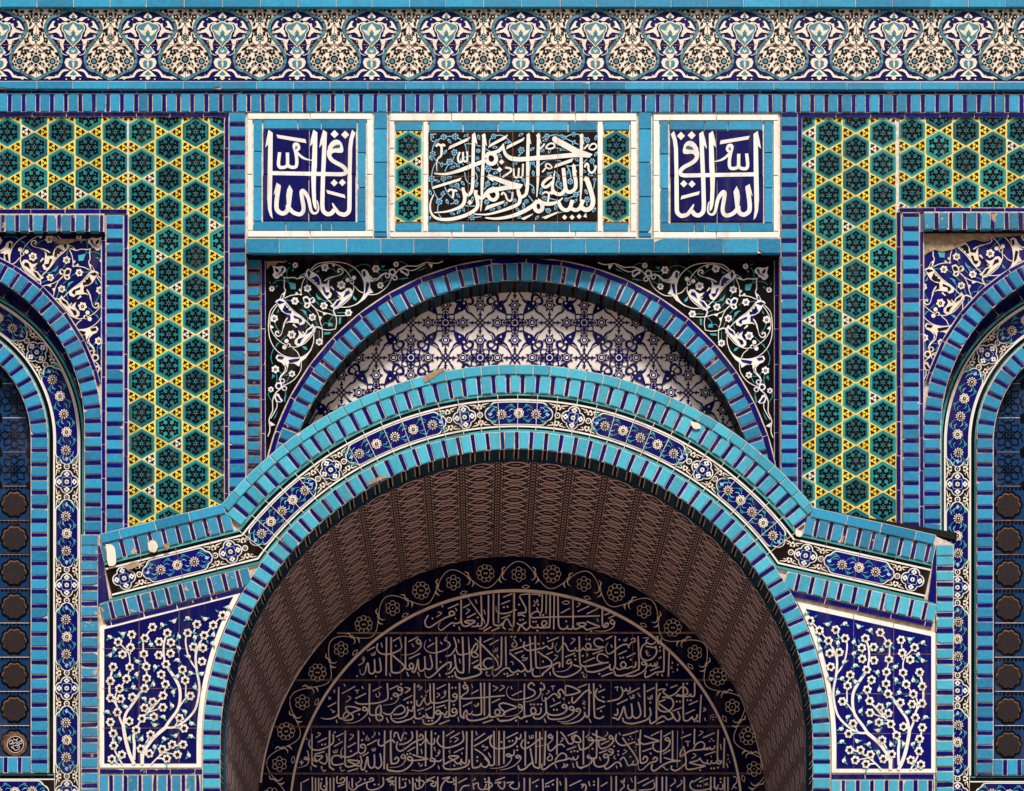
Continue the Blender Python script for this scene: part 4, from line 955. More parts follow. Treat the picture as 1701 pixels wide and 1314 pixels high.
# ================================================================ WRITING PANELS
def tiles(g, lst, mat, h):
    for x0, y0, x1, y1 in lst:
        g.brick(rect(x0+.7, y0+.7, x1-.7, y1-.7), h-.012, h, mat, bev=.7, jit=.25)
def square_panel(lab, dx, dy, flip):
    X = (lambda x: dx - x) if flip else (lambda x: x + dx)
    R_ = lambda a, b, c, d: (min(X(a), X(c)), b+dy, max(X(a), X(c)), d+dy)
    t = thing('calligraphy_panel', lab, 'writing panel', ((X(409)+X(620))/2, 290+dy, 0), 'square writing panels')
    g = G()
    g.poly(rect(*R_(409, 186.5, 620.5, 394.5)), 0.003, 'mortarw')
    fr_ = [(411, 188, 515, 198), (515, 188, 619.5, 198), (411, 383, 515, 393.5), (515, 383, 619.5, 393.5), (411, 198, 420, 290), (411, 290, 420, 383), (609.5, 198, 619.5, 290), (609.5, 290, 619.5, 383)]
    tiles(g, [R_(*q) for q in fr_], 'ivory', 0.013); g.build('ivory_frame', t)
    g = G()
    brd = [(420.5, 198.5, 435.5, 252), (420.5, 252, 435, 310.5), (420.5, 310.5, 435, 368), (594, 199, 608.5, 254), (594, 254, 608, 312), (593.5, 312, 608, 369),
           (437, 198.5, 495, 214), (495, 198.5, 534, 214), (534, 198.5, 593, 214), (420, 368, 475, 383), (475, 368, 534, 383), (534, 368, 551, 383), (551, 368, 608, 383)]
    tiles(g, [R_(*q) for q in brd], 'turq', 0.011); g.build('turquoise_border', t)
    g = G()
    for a, b, c, d in ((436.8, 214.5, 514, 290), (514, 214.5, 591.8, 290), (436, 290, 513, 367), (513, 290, 591, 367)): tiles(g, [R_(a, b, c, d)], 'ink', 0.012)
    g.build('blue_field', t)
    T = lambda x, y: (X(430 + x/10.006), 205 + dy + y/10.006)
    g = G(T); draw(g, SQUARE, 0.0135, 'white'); draw(g, SQ_EYES, 0.0152, 'petrol'); g.build('lettering', t)
square_panel('square blue panel with white lettering at the left, its letters mirrored from the right one', 0, 0, False)
square_panel('square blue panel with white lettering at the right of the three writing panels', 1704.6, 2, True)

t = thing('flowered_script_panel', 'wide central panel of white lettering over blue flowers, between two strips of hexagons', 'writing panel', (852, 292, 0))
g = G(); g.poly(rect(645.5, 186.5, 1059, 395), 0.003, 'mortarw')
fl = [(x, 188, min(x+103, 1058), 200.5) for x in (647, 750, 853, 956)] + [(x, 385, min(x+103, 1058), 394) for x in (647, 750, 853, 956)]
fl += [(647, a, 655.5, a+46) for a in (201, 247, 293, 339)] + [(1047.5, a, 1057.5, a+46) for a in (201, 247, 293, 339)] + [(702.5, 202, 711, 290), (702.5, 290, 711, 385), (992.5, 202, 1001.5, 290), (992.5, 290, 1001.5, 385)]
tiles(g, fl, 'ivory', 0.013); g.build('ivory_frame', t)
g = G(); tiles(g, [(656, 202.5, 702, 217), (1002, 201.5, 1046, 216), (656, 370, 701, 384), (1002, 370.5, 1044, 384)][:2] + [(712+i*58, 202, min(712+i*58+57.5, 992), 217) for i in range(5)], 'turq', 0.011); g.build('turquoise_border', t)
g = G(); tiles(g, [(656, 370, 701, 384), (1002, 370.5, 1044, 384)] + [(711+i*59, 369.5, min(711+i*59+58, 992), 384) for i in range(5)], 'turq', 0.011); g.build('turquoise_border', t)
g = G()
for a, b in ((711.5, 778), (778, 852), (852, 926), (926, 992.5)): tiles(g, [(a-.3, 218.5, b+.3, 292.5), (a-.3, 292.5, b+.3, 367)], 'umber', 0.012)
g.build('dark_field', t)
T = lambda x, y: (700 + x/10.006, 210 + y/10.006)
g = G(T)
draw(g, BAS_VINES.replace('12 ', '15 ') if False else BAS_VINES, 0.0132, 'skyb')
for i in range(0, len(BAS_FLOWERS), 3):
    x, y, r = BAS_FLOWERS[i:i+3]; r *= 1.15
    g.petals(x, y, r, 6, 0.0142, 'skyb', rot=x); g.petals(x, y, r*.62, 6, 0.015, 'navy', rot=x+.5, depth=.5); g.disc(x, y, r*.26, 0.0158, 'skyb', 7)
for i in range(0, len(BAS_LEAVES), 3):
    x, y, a = BAS_LEAVES[i:i+3]; c, s_ = cos(a), -sin(a)
    for k, mt, hh in ((1.25, 'skyb', .0142), (.62, 'navy', .015)):
        g.poly([(x + k*(c*u - s_*v), y + k*(s_*u + c*v)) for u, v in ((-38, 0), (-10, -19), (20, -15), (42, 0), (16, 17), (-14, 14))], hh, mt)
g.build('flower_vine', t)
g = G(T); draw(g, BASMALA, 0.0168, 'white'); g.T = None
for p in (rect(777.7, 218.5, 778.3, 367), rect(851.7, 218.5, 852.3, 367), rect(925.7, 218.5, 926.3, 367), rect(711.5, 292.3, 992.5, 292.9)): g.poly(p, 0.0176, 'grout')
g.build('lettering', t)
for xc, x0, x1 in ((678.6, 657, 701), (1023.7, 1002, 1045.5)):
    reg = (x0, 218, x1, 368.5); sub = None
    g = G(clip=reg); 
    hexes(t, reg, xc, 241.2 if xc > 900 else 242.2, h=0.009)

t0 = None
for lab, x0, x1 in (('narrow upright strip of turquoise bricks between the left square panel and the central panel', 621, 643.5), ('narrow upright strip of turquoise bricks between the central panel and the right square panel', 1060.5, 1082.5)):
    g = G(); g.poly(rect(x0-1, 185.5, x1+1, 395), 0.0045, 'mortarw')
    tiles(g, [(x0, a, x1, b) for a, b in ((186.5, 214.5), (214.5, 270), (270, 327), (327, 385.5), (386, 394))], 'turq', 0.014); g.single('divider_strip', lab, 'brick strip', 'strips between the writing panels')

t = thing('lintel_course', 'row of broad turquoise bricks under the three writing panels, overhanging a dark recess', 'brick course', (852, 408, 0))
g = G(); F, L = line((408.5, 396.5), (1297, 396.5)); bed(g, F, 0, L, -1.5, 24, 0.01, 'mortarw')
course(g, F, 0, L, 0, 23.5, [(56.9, 'turq')], 0.03); g.build('brick_row', t)
g = G(); g.ext([(408.5, 420.5), (1297, 420.5)], 0.008, -0.1, 'soot_shade'); g.ext([(408.5, 900), (408.5, 396)], 0.004, -0.06, 'mortar'); g.ext([(1297, 396), (1297, 900)], 0.004, -0.06, 'mortar'); g.build('recess_reveal', t)  # the overhang's underside has its shade painted in, near-black

# ================================================================ CENTRAL RECESS: spandrels, relieving arch, tympanum
UC, UR = (865, 860.5), 432.5
HS, HU, HT = -0.058, -0.044, -0.155
def arcpts(c, r, a0, a1, n=40): return [(c[0]+r*sin(a0+(a1-a0)*i/n), c[1]-r*cos(a0+(a1-a0)*i/n)) for i in range(n+1)]

def leafy(g, text, h, white, patches):
    for ln in text.replace(';', '\n').split('\n'):
        tk = ln.split()
        if tk and tk[0] == 'P' and len(tk) > 22:
            c = list(map(float, tk[1:])); p = list(zip(c[::2], c[1::2]))
            g.poly(p, h, white)
            n = len(p)
            for k in range(1, n//2-2):      # dark brush marks along the leaf
                a, b, a2, b2 = p[k], p[n-1-k], p[k+1], p[n-2-k]
                m = ((a[0]+b[0])/2, (a[1]+b[1])/2); m2 = ((a2[0]+b2[0])/2, (a2[1]+b2[1])/2)
                wd = min(hypot(a[0]-b[0], a[1]-b[1]), hypot(a2[0]-b2[0], a2[1]-b2[1]))/10.006
                if 2.5 < wd < 22 and k % 3: g.stroke([m, m2], [wd*.3, wd*.58, wd*.25], h+.0009, patches, smooth=False)
        elif tk: draw(g, ln, h, white)

def spandrel(lab, T, h, ground, field, white, patches, brown=False, clip=None, hidden_top=None):
    cx, cy = T(700, 500)
    t = thing('spandrel_panel', lab, 'tile panel', (cx, cy, h), 'arabesque tile panels beside the arches')
    g = G()
    for p in ground: g.poly(p, h, field)
    for a in range(1, 6):
        for seg in ((0, a*610-560, 2800, a*610-560), (a*610-560, 0, a*610-560, 2800)):
            p, q = T(seg[0]+20, seg[1]), T(seg[2], seg[3])
            if clip:
                p = (min(max(p[0], clip[0]), clip[2]), min(max(p[1], clip[1]), clip[3])); q = (min(max(q[0], clip[0]), clip[2]), min(max(q[1], clip[1]), clip[3]))
    g.build('dark_ground', t)
    Tm = lambda x, y: T(y - 35 + 65, x - 65 + 35)
    gl, gw, gf = G(T, clip), G(T, clip), G(T, clip); gn = gw
    for TT in (T, Tm):
        for q in (gl, gw, gn, gf): q.T = TT
        draw(gl, SP_LEAF, h+.0012, 'leaf'); leafy(gw, SP_WHITE, h+.002, white, patches); draw(gn, SP_NAVY, h+.0034, patches)
        for i in range(0, len(SP_FLOWERS), 3):
            x, y, r = SP_FLOWERS[i:i+3]
            gf.petals(x, y, r*1.08, 6, h+.0028, white, rot=x*.7, depth=.3); gf.petals(x, y, r*.45, 5, h+.0038, patches, rot=x, depth=.3); gf.disc(x, y, r*.15, h+.0046, white, 6)
    for q in (gl, gw, gn): q.T = T
    draw(gl, SP_LEAF_AXIS, h+.002, 'leaf'); draw(gw, SP_AXIS_W, h+.0028, white); draw(gn, SP_AXIS_N, h+.0042, patches)
    gl.build('leaf_sprays', t); gw.build('arabesque', t); gf.build('small_blossoms', t)
    if hidden_top:
        g = G(); g.poly(hidden_top, h+.0055, 'earth'); g.build('bare_patch', t)
    return t
TL_ = lambda x, y: (436 + x/10.006, 428 + y/10.006)
TR_ = lambda x, y: (1729 - 436 - x/10.006, 430 + y/10.006)
gl_ = [[(404, 418), (865, 418)] + arcpts(UC, 421, 0, -radians(84)) + [(440, 900), (404, 900)]]
gr_ = [[(1299, 418), (865, 418)] + arcpts(UC, 421, 0, radians(84)) + [(1290, 900), (1299, 900)]]
spandrel('black corner panel with white arabesque scrolls left of the blue and white tympanum arch', TL_, HS, gl_, 'black', 'white', 'navy', hidden_top=[(443, 434), (478, 433), (472, 437), (462, 436), (456, 442), (449, 441), (443, 448)])
spandrel('black corner panel with white arabesque scrolls right of the blue and white tympanum arch', TR_, HS, gr_, 'black', 'white', 'navy')

F, L, wd = vcol(411, 433, 430, 840)
g = G(); bed(g, F, 0, L, -2, wd+1, HS+.004, 'grout'); course(g, F, 0, L, 1.2, wd-.8, [(16.4, 'turq'), (6.9, 'navyw')], HS+.014, gap=2.6, jit=.7, bm='grout'); g.single('recessed_brick_strip', 'sooty narrow upright brick strip inside the recess, left of the black arabesque panel', 'brick strip')
t = thing('recess_edging', 'thin navy strips edging the black arabesque panels, topped by a painted strip of shade', 'edging', (865, 427, HS))
g = G()
for a, b, c, d in ((434.2, 440.4, 432, 800), (1286.5, 1294, 432, 830)):
    g = G(); F, L, wd = vcol(a, b, c, d); bed(g, F, 0, L, -.8, wd+.8, HS+.003, 'mortar'); course(g, F, 0, L, .2, wd-.2, NS, HS+.009); g.build('edge_strip', t)
g = G(); F, L = line((411, 420), (1296, 420)); bed(g, F, 0, L, 0, 12.2, HS+.003, 'mortard'); course(g, F, 0, L, .6, 11.4, [(57, 'soot_shade')], HS+.009, bm='mortard'); g.build('edge_strip', t)  # top strip painted as the band of shade under the overhanging lintel course

t = thing('relieving_arch', 'round turquoise and navy brick arch over the blue and white tympanum', 'arch', (865, 500, HU))
A0 = -radians(78.5); rm = 410
F = arc(UC, rm, A0); L = 2*radians(78.5)*rm
g = G(); bed(g, F, 0, L, 395.5, 433.5, HU-.01, 'mortar', 80); g.ext(arcpts(UC, 433.5, A0, -A0, 60), HU-.01, HS-.002, 'mortar')
course(g, F, 0, L, 424.6, 432.2, [(57, 'navy')], HU+.006, jit=.2, h0=HU-.012); g.build('edge_strip', t)
g = G(); course(g, F, 0, L, 395.6, 422.8, [(16.8, 'turq'), (7.6, 'navyw')], HU+.004, gap=1.8, jit=.5, h0=HU-.012); g.build('voussoirs', t)
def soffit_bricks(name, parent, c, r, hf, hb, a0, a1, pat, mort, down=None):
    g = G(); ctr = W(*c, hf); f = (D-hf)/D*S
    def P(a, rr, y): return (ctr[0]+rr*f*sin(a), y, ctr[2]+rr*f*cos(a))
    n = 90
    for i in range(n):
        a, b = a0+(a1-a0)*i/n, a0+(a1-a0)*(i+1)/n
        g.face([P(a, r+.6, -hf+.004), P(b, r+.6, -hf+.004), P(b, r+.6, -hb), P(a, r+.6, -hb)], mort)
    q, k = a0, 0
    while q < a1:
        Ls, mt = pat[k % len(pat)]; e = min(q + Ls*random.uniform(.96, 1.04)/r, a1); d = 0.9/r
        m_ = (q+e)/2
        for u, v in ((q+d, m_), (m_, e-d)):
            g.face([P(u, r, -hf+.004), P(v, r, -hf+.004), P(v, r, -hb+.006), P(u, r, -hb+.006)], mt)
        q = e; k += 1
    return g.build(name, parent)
soffit_bricks('arch_soffit', t, UC, 396.5, HU, HT+.002, A0, -A0, [(16.8, 'slate'), (7.6, 'soot_shade')], 'mortard')

t = thing('tympanum_panel', 'white tile tympanum with a navy lattice of rosettes and leaves, inside the round arch', 'tile panel', (865, 600, HT))
g = G(); g.poly([(425, 440), (1305, 440), (1305, 830)] + arcpts((858, 1238), 566, radians(48), -radians(48), 40) + [(425, 830)], HT, 'tymp')
for k in range(8): g.poly(rect(453+115*k-.4, 440, 453+115*k+.4, 672), HT+.0008, 'grout')
for k in range(4): g.poly(rect(425, 478+116*k-.4, 1305, 478+116*k+.4), HT+.0016, 'grout')
g.build('white_ground', t)
g1, g2 = G(), G()
PX, PY = 57.6, 58.0
for j in range(-3, 4):
    for i in range(-5, 12):
        x, y = 682.5+PX*i, 594+PY*j
        if hypot(x-UC[0], y-UC[1]) > 440 or hypot(x-858, y-1238) < 590: continue
        h = HT
        if (i+j) % 2 == 0:
            for ph in (0, pi/4):
                pts = [(x+(14+5*cos(4*a+ph*4))*cos(a), y+(14+5*cos(4*a+ph*4))*sin(a)) for a in [2*pi*k/48 for k in range(49)]]
                g1.stroke(pts, 1.6, h+.0024, 'ink', smooth=False)
            g2.petals(x, y, 11, 8, h+.0032, 'ink', depth=.35); g2.ring(x, y, 4.8, 1.3, h+.0042, 'tymp', 14); g2.disc(x, y, 3, h+.0042, 'ink', 10)
        else:
            for sx in (1, -1):
                for c in (((-9, 0), (-4, 3), (0, 9)), ((-9, 0), (-4, -3), (0, -9))):
                    g1.stroke([(x+sx*a, y+b) for a, b in c], 2.0, h+.0024, 'ink')
                g1.stroke([(x-8*sx, y-8), (x-2*sx, y-2), (x+2*sx, y+2), (x+8*sx, y+8)], 2.0, h+.0032, 'ink')
        for fx, fy, rot in ((x+PX/2, y, 0), (x, y+PY/2, pi/2)):
            if hypot(fx-UC[0], fy-UC[1]) < 425:
                g2.petals(fx, fy, 12.6, 6, h+.0032, 'ink', rot=rot+pi/2, depth=.52, sharp=True); g2.disc(fx, fy, 7.8, h+.0038, 'ink', 12)
                g2.ring(fx, fy, 5.3, .8, h+.0048, 'tymp', 12); g2.petals(fx, fy, 2.6, 4, h+.0048, 'tymp', rot=.78, depth=.3)
                c_, s_ = cos(rot), sin(rot)
                for sg in (1, -1):
                    g1.stroke([(fx+sg*c_*10, fy+sg*s_*10), (fx+sg*c_*20, fy+sg*s_*20)], 2.4, h+.0016, 'ink', smooth=False)
                    g2.poly([(fx+sg*(c_*u)-s_*v, fy+sg*(s_*u)+c_*v) for u, v in ((13, 0), (15.5, -3.6), (18.5, 0), (15.5, 3.6))], h+.0046, 'ink')
        # leaf knot in the cell to the lower right
        ccx, ccy = x+PX/2, y+PY/2
        mx = -1 if (i+j) % 2 == 0 else 1
        my = 1 if j % 2 == 1 else -1
        if my < 0: mx = -mx
        Q = lambda u, v: (ccx + mx*(u-28.8), ccy + my*(v-28.8))
        st = lambda w_, *c: g1.stroke([Q(c[k], c[k+1]) for k in range(0, len(c), 2)], [q_*1.2 for q_ in w_] if isinstance(w_, list) else w_*1.2, h+.0024, 'ink')
        st([1.4, 3, 5.5, 6], 8, 8, 14, 14, 21, 19, 24, 28, 28, 32); st([1.4, 3, 5.5, 5], 51, 50, 46, 43, 42, 37, 34, 33, 28, 32)
        st(1.5, 24, 34, 16, 30, 12, 35, 15, 41, 21, 40, 25, 34); st([3, 4, 2.5], 20, 30, 13, 32, 13, 39, 18, 43); st([3, 4, 3], 29, 35, 29, 42, 24, 47, 18, 44); st(1.3, 16, 42, 15, 50, 13, 57)
        st(1.3, 43, 14, 47, 13, 52, 14); st(1.3, 43, 14, 43, 9, 43, 4)
        g2.poly([Q(*c) for c in ((45, 12), (35, 17), (28, 20), (22, 29), (23, 36), (33, 36), (39, 30), (42, 23))], h+.004, 'ink')
        g2.poly([Q(*c) for c in ((35, 21), (32, 24), (36, 25))], h+.005, 'tymp'); g2.disc(*Q(27, 32), 1.9, h+.005, 'tymp', 7)
        g1.stroke([Q(17, 17), Q(21, 22), Q(23, 27)], .9, h+.0044, 'tymp'); g1.stroke([Q(45, 42), Q(41, 38), Q(37, 36)], .9, h+.0044, 'tymp')
g1.build('lattice_and_leaves', t); g2.build('rosettes', t)
# ================================================================ ORNAMENT OF THE FLOWER BANDS (u along the band, v across, both in drawing units)
def quatre(F, u, h, sc=1.0):
    T = lambda a, b: F(u+a, b)
    g = G(T)
    def rr(a):
        q = (a + pi/4) % (pi/2) - pi/4
        return 9.4*cos(q) + math.sqrt(max(0, 10.4**2 - (9.4*sin(q))**2))
    sh = lambda k: [((rr(a)-k)*cos(a), (rr(a)-k)*sin(a)) for a in [2*pi*i/64 for i in range(64)]]
    g.poly(sh(0), h+.0022, 'white'); g.poly(sh(1.9), h+.0032, 'navy')
    for k in range(4):
        a = k*pi/2
        g.stroke([(8*cos(a+.2), 8*sin(a+.2)), (10*cos(a+.78), 10*sin(a+.78)), (8*cos(a+1.37), 8*sin(a+1.37))], .8, h+.004, 'skyb')
        g.petals(12.6*cos(a), 12.6*sin(a), 4.6, 4, h+.0048, 'white', depth=.35); g.disc(12.6*cos(a), 12.6*sin(a), 1.3, h+.0056, 'black', 6)
    g.petals(0, 0, 3.9, 6, h+.0048, 'white', depth=.2); g.disc(0, 0, 1.5, h+.0056, 'black', 6)
    return g
def sunflower(g, u, v, h, r=8.8, n=11):
    g.petals(u, v, r, n, h, 'cream', rot=u, depth=.33, sharp=True); g.ring(u, v, r*.62, .8, h+.0008, 'umber', 14)
    for k in range(n): g.disc(u+r*.72*cos(k*2*pi/n+u+.28), v+r*.72*sin(k*2*pi/n+u+.28), .5, h+.0016, 'umber', 4)
    g.disc(u, v, r*.5, h+.0024, 'cream', 10); g.disc(u, v, r*.42, h+.0032, 'umber', 9); g.disc(u, v, r*.16, h+.004, 'cream', 5)
def rosette8(g, u, v, h, r=8.6):
    for k in range(8):
        a = k*pi/4+.2; g.disc(u+r*.7*cos(a), v+r*.7*sin(a), r*.31, h, 'cream', 7); g.disc(u+r*.74*cos(a), v+r*.74*sin(a), r*.12, h+.0008, 'umber', 5)
    g.disc(u, v, r*.5, h+.0016, 'cream', 9); g.disc(u, v, r*.36, h+.0024, 'umber', 8); g.disc(u, v, r*.14, h+.0032, 'cream', 5)
def cartouche(F, u, half, nf, h):
    T = lambda a, b: F(u+a, b)
    g = G(T); end = [(0, 0), (.8, 4.5), (3, 8.6), (7, 10.8), (9.5, 12.6), (11, 15.2), (14, 18.2), (18, 19.4)]
    def outline(k):
        e = [(a+k*1.2, max(0, b-k*1.7) if b else 0) for a, b in end]
        n = int(half/6); top = []
        r1 = [(half-a, b) for a, b in e]
        mid = [(half-18-(2*half-36)*i/n, 19.4-k*1.7) for i in range(1, n)]
        l1 = [(-half+a, b) for a, b in e[::-1]]
        up = r1 + mid + l1
        return up + [(a, -b) for a, b in up[::-1] if abs(b) > .01]
    g.poly(outline(0), h+.0022, 'white'); g.poly(outline(1), h+.0032, 'navy')
    step = 28.7 if nf == 3 else (2*half-48)/(nf-1)
    rnd = random.Random(nf)
    pr = None
    for k in range(nf):
        x = (k-(nf-1)/2)*step; v = (-1.5, 1.8, -1.0, 2, -1.6)[k] if k % 2 == 0 else 0
        (sunflower if k % 2 == 0 else rosette8)(g, x, v, h+.0046)
    for k in range(nf+1):
        x = (k-nf/2)*step; sg = 1 if k % 2 else -1
        for s2 in (1, -1):
            g.stroke([(x-9, s2*sg*6), (x-4, s2*sg*11), (x+3, s2*sg*12), (x+8, s2*sg*8)], [.5, 1.2, .8], h+.004, 'leaf')
            g.poly([(x+s2*5, s2*sg*13.5), (x+s2*1.5, s2*sg*10.5), (x-s2*1.8, s2*sg*13.2), (x+s2*1, s2*sg*15.8)], h+.0048, 'leaf'); g.disc(x+s2*1.2, s2*sg*13.2, 1.1, h+.0056, 'black', 5)
            g.stroke([(x-2*s2, s2*3), (x+2*s2, s2*6.5), (x+7*s2, s2*5)], [.5, 1.6, .4], h+.004, 'skyb' if k % 2 else 'leaf')
    for s2 in (1, -1):
        g.poly([(s2*(half-5), 0), (s2*(half-9), -3.5), (s2*(half-13), -1), (s2*(half-11), 3)], h+.0048, 'skyb')
        g.stroke([(s2*(half-11), 3), (s2*(half-16), 9), (s2*(half-22), 11)], .9, h+.004, 'skyb')
    return g
def fleurs(F, u, h, parent):
    g = G(F); _fleurs(g, u, h); g.build('corner_scroll', parent)
def _fleurs(g, u, h):
    """little white scrolls and the ring where two medallions meet"""
    g.disc(u, 0, 5, h+.0026, 'white', 12); g.disc(u, 0, 3.2, h+.0034, 'umber', 10); g.disc(u, 0, 1.1, h+.0042, 'cream', 6)
    for sv in (1, -1):
        g.petals(u, sv*13, 5, 3, h+.0026, 'cream', rot=sv*pi/2, depth=.5); g.petals(u, sv*12.6, 2.2, 4, h+.0034, 'umber', depth=.3)
        for su in (1, -1):
            g.stroke([(u+su*3, sv*13.5), (u+su*6, sv*16.5), (u+su*11, sv*17.2), (u+su*16, sv*18.4)], [.8, 2.0, 1.6, .5], h+.0026, 'cream')
            g.stroke([(u+su*6, sv*16), (u+su*7.5, sv*12.5), (u+su*10.5, sv*13.6)], [1.0, 1.4, .4], h+.003, 'cream')

# ================================================================ SIDE WINDOWS
def window(lab, c, sg, yend, ycol, ysp):
    cx, cy = c; HF, HR, HG = 0.004, -0.12, -0.175
    t = thing('arched_window', lab, 'window', (cx+sg*200, 900, 0), 'arched side windows')
    def path(c_, rm, sgn=sg):
        al = rm*pi/2
        def F(s_, r):
            if s_ <= al: a = s_/rm; return (c_[0]+sgn*r*sin(a), c_[1]-r*cos(a))
            return (c_[0]+sgn*r, c_[1]+(s_-al))
        return F, al
    a_start = radians(12)
    F, al = path(c, 296); s0 = 296*a_start
    g = G(); bed(g, F, s0, al, 281, 316.5, HF-.008, 'mortar', 40); bed(g, F, al, al+yend-cy, 281, 316.5, HF-.008, 'mortar', 1)
    ts = [F(s0+(al+yend-cy-s0)*i/60, 276) for i in range(61)]
    course(g, F, s0, al+yend-cy, 282, 309, TN, HF+.006, gap=1.5, jit=.5, h0=HF-.014); g.build('outer_voussoirs', t)
    g = G(); course(g, F, s0, al+(640-cy if sg < 0 or True else 0), 311, 316.2, [(52, 'navy')], HF+.004, h0=HF-.012); g.build('edge_strip', t)
    # reveal: the thickness of the wall above the recessed bands
    f = (D-HF)/D*S; w0 = W(cx, cy, HF); g = G()
    n = 70
    for i in range(n):
        a, b = a_start+(pi/2-a_start)*i/n, a_start+(pi/2-a_start)*(i+1)/n
        P = lambda q, y: (w0[0]+sg*281*f*sin(q), y, w0[2]+281*f*cos(q))
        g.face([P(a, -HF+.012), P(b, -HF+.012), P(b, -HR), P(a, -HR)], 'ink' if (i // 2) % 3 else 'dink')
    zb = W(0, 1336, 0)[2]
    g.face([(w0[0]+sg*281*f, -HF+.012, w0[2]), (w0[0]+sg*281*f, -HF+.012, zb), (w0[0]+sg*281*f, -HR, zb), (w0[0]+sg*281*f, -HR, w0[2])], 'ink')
    g.build('reveal', t)
    # recessed bands
    k = D/(D-HR); c2 = (VX+(cx-VX)*k, VY+(cy-VY)*k)
    k = D/(D-HR)
    F, al = path(c2, 238); s0 = 238*a_start; s1 = al + ycol - c2[1]; N = 60
    Fv = lambda u, v: F(u, 238+v)
    g = G()
    def ring(r0, r1, mt, h, s_end=None):
        e = s_end or s1
        bed(g, F, s0, al, r0, r1, HR+h, mt, N); bed(g, F, al, e, r0, r1, HR+h, mt, 1)
    ring(176, 300, 'dink', 0); ring(207, 268, 'black', .0008); ring(263.5, 267.5, 'leaf', .0018); ring(207, 209.5, 'leaf', .0018); ring(257.6, 260.4, 'white', .0018); ring(215.6, 218.4, 'white', .0018); ring(218.4, 257.6, 'umber', .0018)
    gb_ = g.build('flower_band', t)
    g = G(); course(g, F, s0*.83, al*.835+ 0, 270.5, 286, [(40, 'ink')], HR+.012, h0=HR); g.build('edge_strip', t)
    qs = [217-171.5, 217, 443.3, 614.8, 786.3, 957.8]
    for q in qs:
        quatre(Fv, q, HR).build('quatrefoil', gb_)
        fleurs(Fv, q-25.5, HR, gb_); fleurs(Fv, q+25.5, HR, gb_)
    for a, b, nf in ((qs[0], qs[1], 3), (qs[1], qs[2], 5), (qs[2], qs[3], 3), (qs[3], qs[4], 3), (qs[4], qs[5], 3)):
        cartouche(Fv, (a+b)/2, (b-a)/2-28.5, nf, HR).build('cartouche', gb_)
    F2, al2 = path(c2, 192.5)
    g = G(); bed(g, F2, 192.5*a_start, al2, 178, 207.5, HR+.003, 'mortar', 40); bed(g, F2, al2, al2+ysp-c2[1], 178, 207.5, HR+.003, 'mortar')
    course(g, F2, 192.5*a_start, al2+ysp-c2[1], 179.3, 205.6, [(16.4, 'turq'), (7, 'navy')], HR+.018, gap=1.5, jit=.4, h0=HR)
    x0, x1 = sorted((c2[0]+sg*178, c2[0]))
    Fb, Lb = line((x0, ysp-26), (x1, ysp-26))
    bed(g, Fb, 0, Lb, -1, 27, HR+.004, 'mortar'); course(g, Fb, 0, Lb, 0, 25.5, TN, HR+.018, h0=HR); g.build('inner_bricks', t)
    g = G(); xx0, xx1 = sorted((c2[0]+sg*217.5, c2[0])); 
    for r, mt, h in ((rect(xx0, ysp, xx1, 1345), 'black', .0026), (rect(min(c2[0]+sg*217.5, c2[0]), ysp+2.2, max(c2[0]+sg*217.5, c2[0]), ysp+4), 'leaf', .0034), (rect(xx0, ysp+9.5, xx1, ysp+11.5), 'white', .0034), (rect(xx0, ysp+11.5, xx1, 1345), 'umber', .0034)): g.poly(r, HR+h, mt)
    gb2 = g.build('flower_band', t)
    Fh = lambda u, v: (c2[0]+sg*(238-u), ysp+31.5+v)
    cartouche(Fh, 86, 57, 3, HR+.002).build('cartouche', gb2)
    # grille
    xg = c2[0]+sg*178
    kg = (D-HR)/(D-HG)
    g = G(); g.face([W(x, y, HG) for x, y in rect(min(xg+sg*8, c2[0]), 500, max(xg+sg*8, c2[0]), ysp)], 'gblue')
    g.ext([(c2[0]+sg*179, 1300), (c2[0]+sg*179, 700)], HR, HG, 'dink')
    tw = 56.8; xc0 = 23.5 if sg > 0 else 1675
    for i in range(0, 3):
        xc = xc0 - sg*tw*i
        for y in [694+tw*j for j in range(-3, 10)]:
            if y < ysp-20: g.poly(rect(xc-28.4, y-.5, xc+28.4, y+.5), HG+.003, 'mortar' if (int(y) % 3) else 'grout')
        g.poly(rect(xc-28.7, 500, xc-28, ysp), HG+.003, 'black'); g.poly(rect(xc+28, 500, xc+28.7, ysp), HG+.003, 'black')
        for j in range(-3, 2):
            y = 722.5 + tw*j
            for a in range(8):
                q = a*pi/4
                g.stroke([(xc+8*cos(q), y+8*sin(q)), (xc+16*cos(q+.42), y+16*sin(q+.42)), (xc+24*cos(q), y+24*sin(q))], 1.5, HG+.0015, 'black')
                g.stroke([(xc+8*cos(q), y+8*sin(q)), (xc+16*cos(q-.42), y+16*sin(q-.42)), (xc+24*cos(q), y+24*sin(q))], 1.5, HG+.0022, 'black')
            g.petals(xc, y, 8, 8, HG+.003, 'black', depth=.4); g.ring(xc, y, 3.4, 1.2, HG+.0038, 'gblue', 12)
            for a in range(4):
                q = a*pi/2; ox, oy = xc+25*cos(q), y+25*sin(q)
                g.stroke([(ox-12*sin(q)*1, oy+12*cos(q)), (ox-5*cos(q), oy-5*sin(q)), (ox+12*sin(q), oy-12*cos(q))], 1.4, HG+.0026, 'black')
            for a, b in ((1, 1), (1, -1), (-1, 1), (-1, -1)): g.petals(xc+a*26, y+b*26, 7, 5, HG+.0034, 'black', rot=a)
    gr_ = g.build('grille', t)
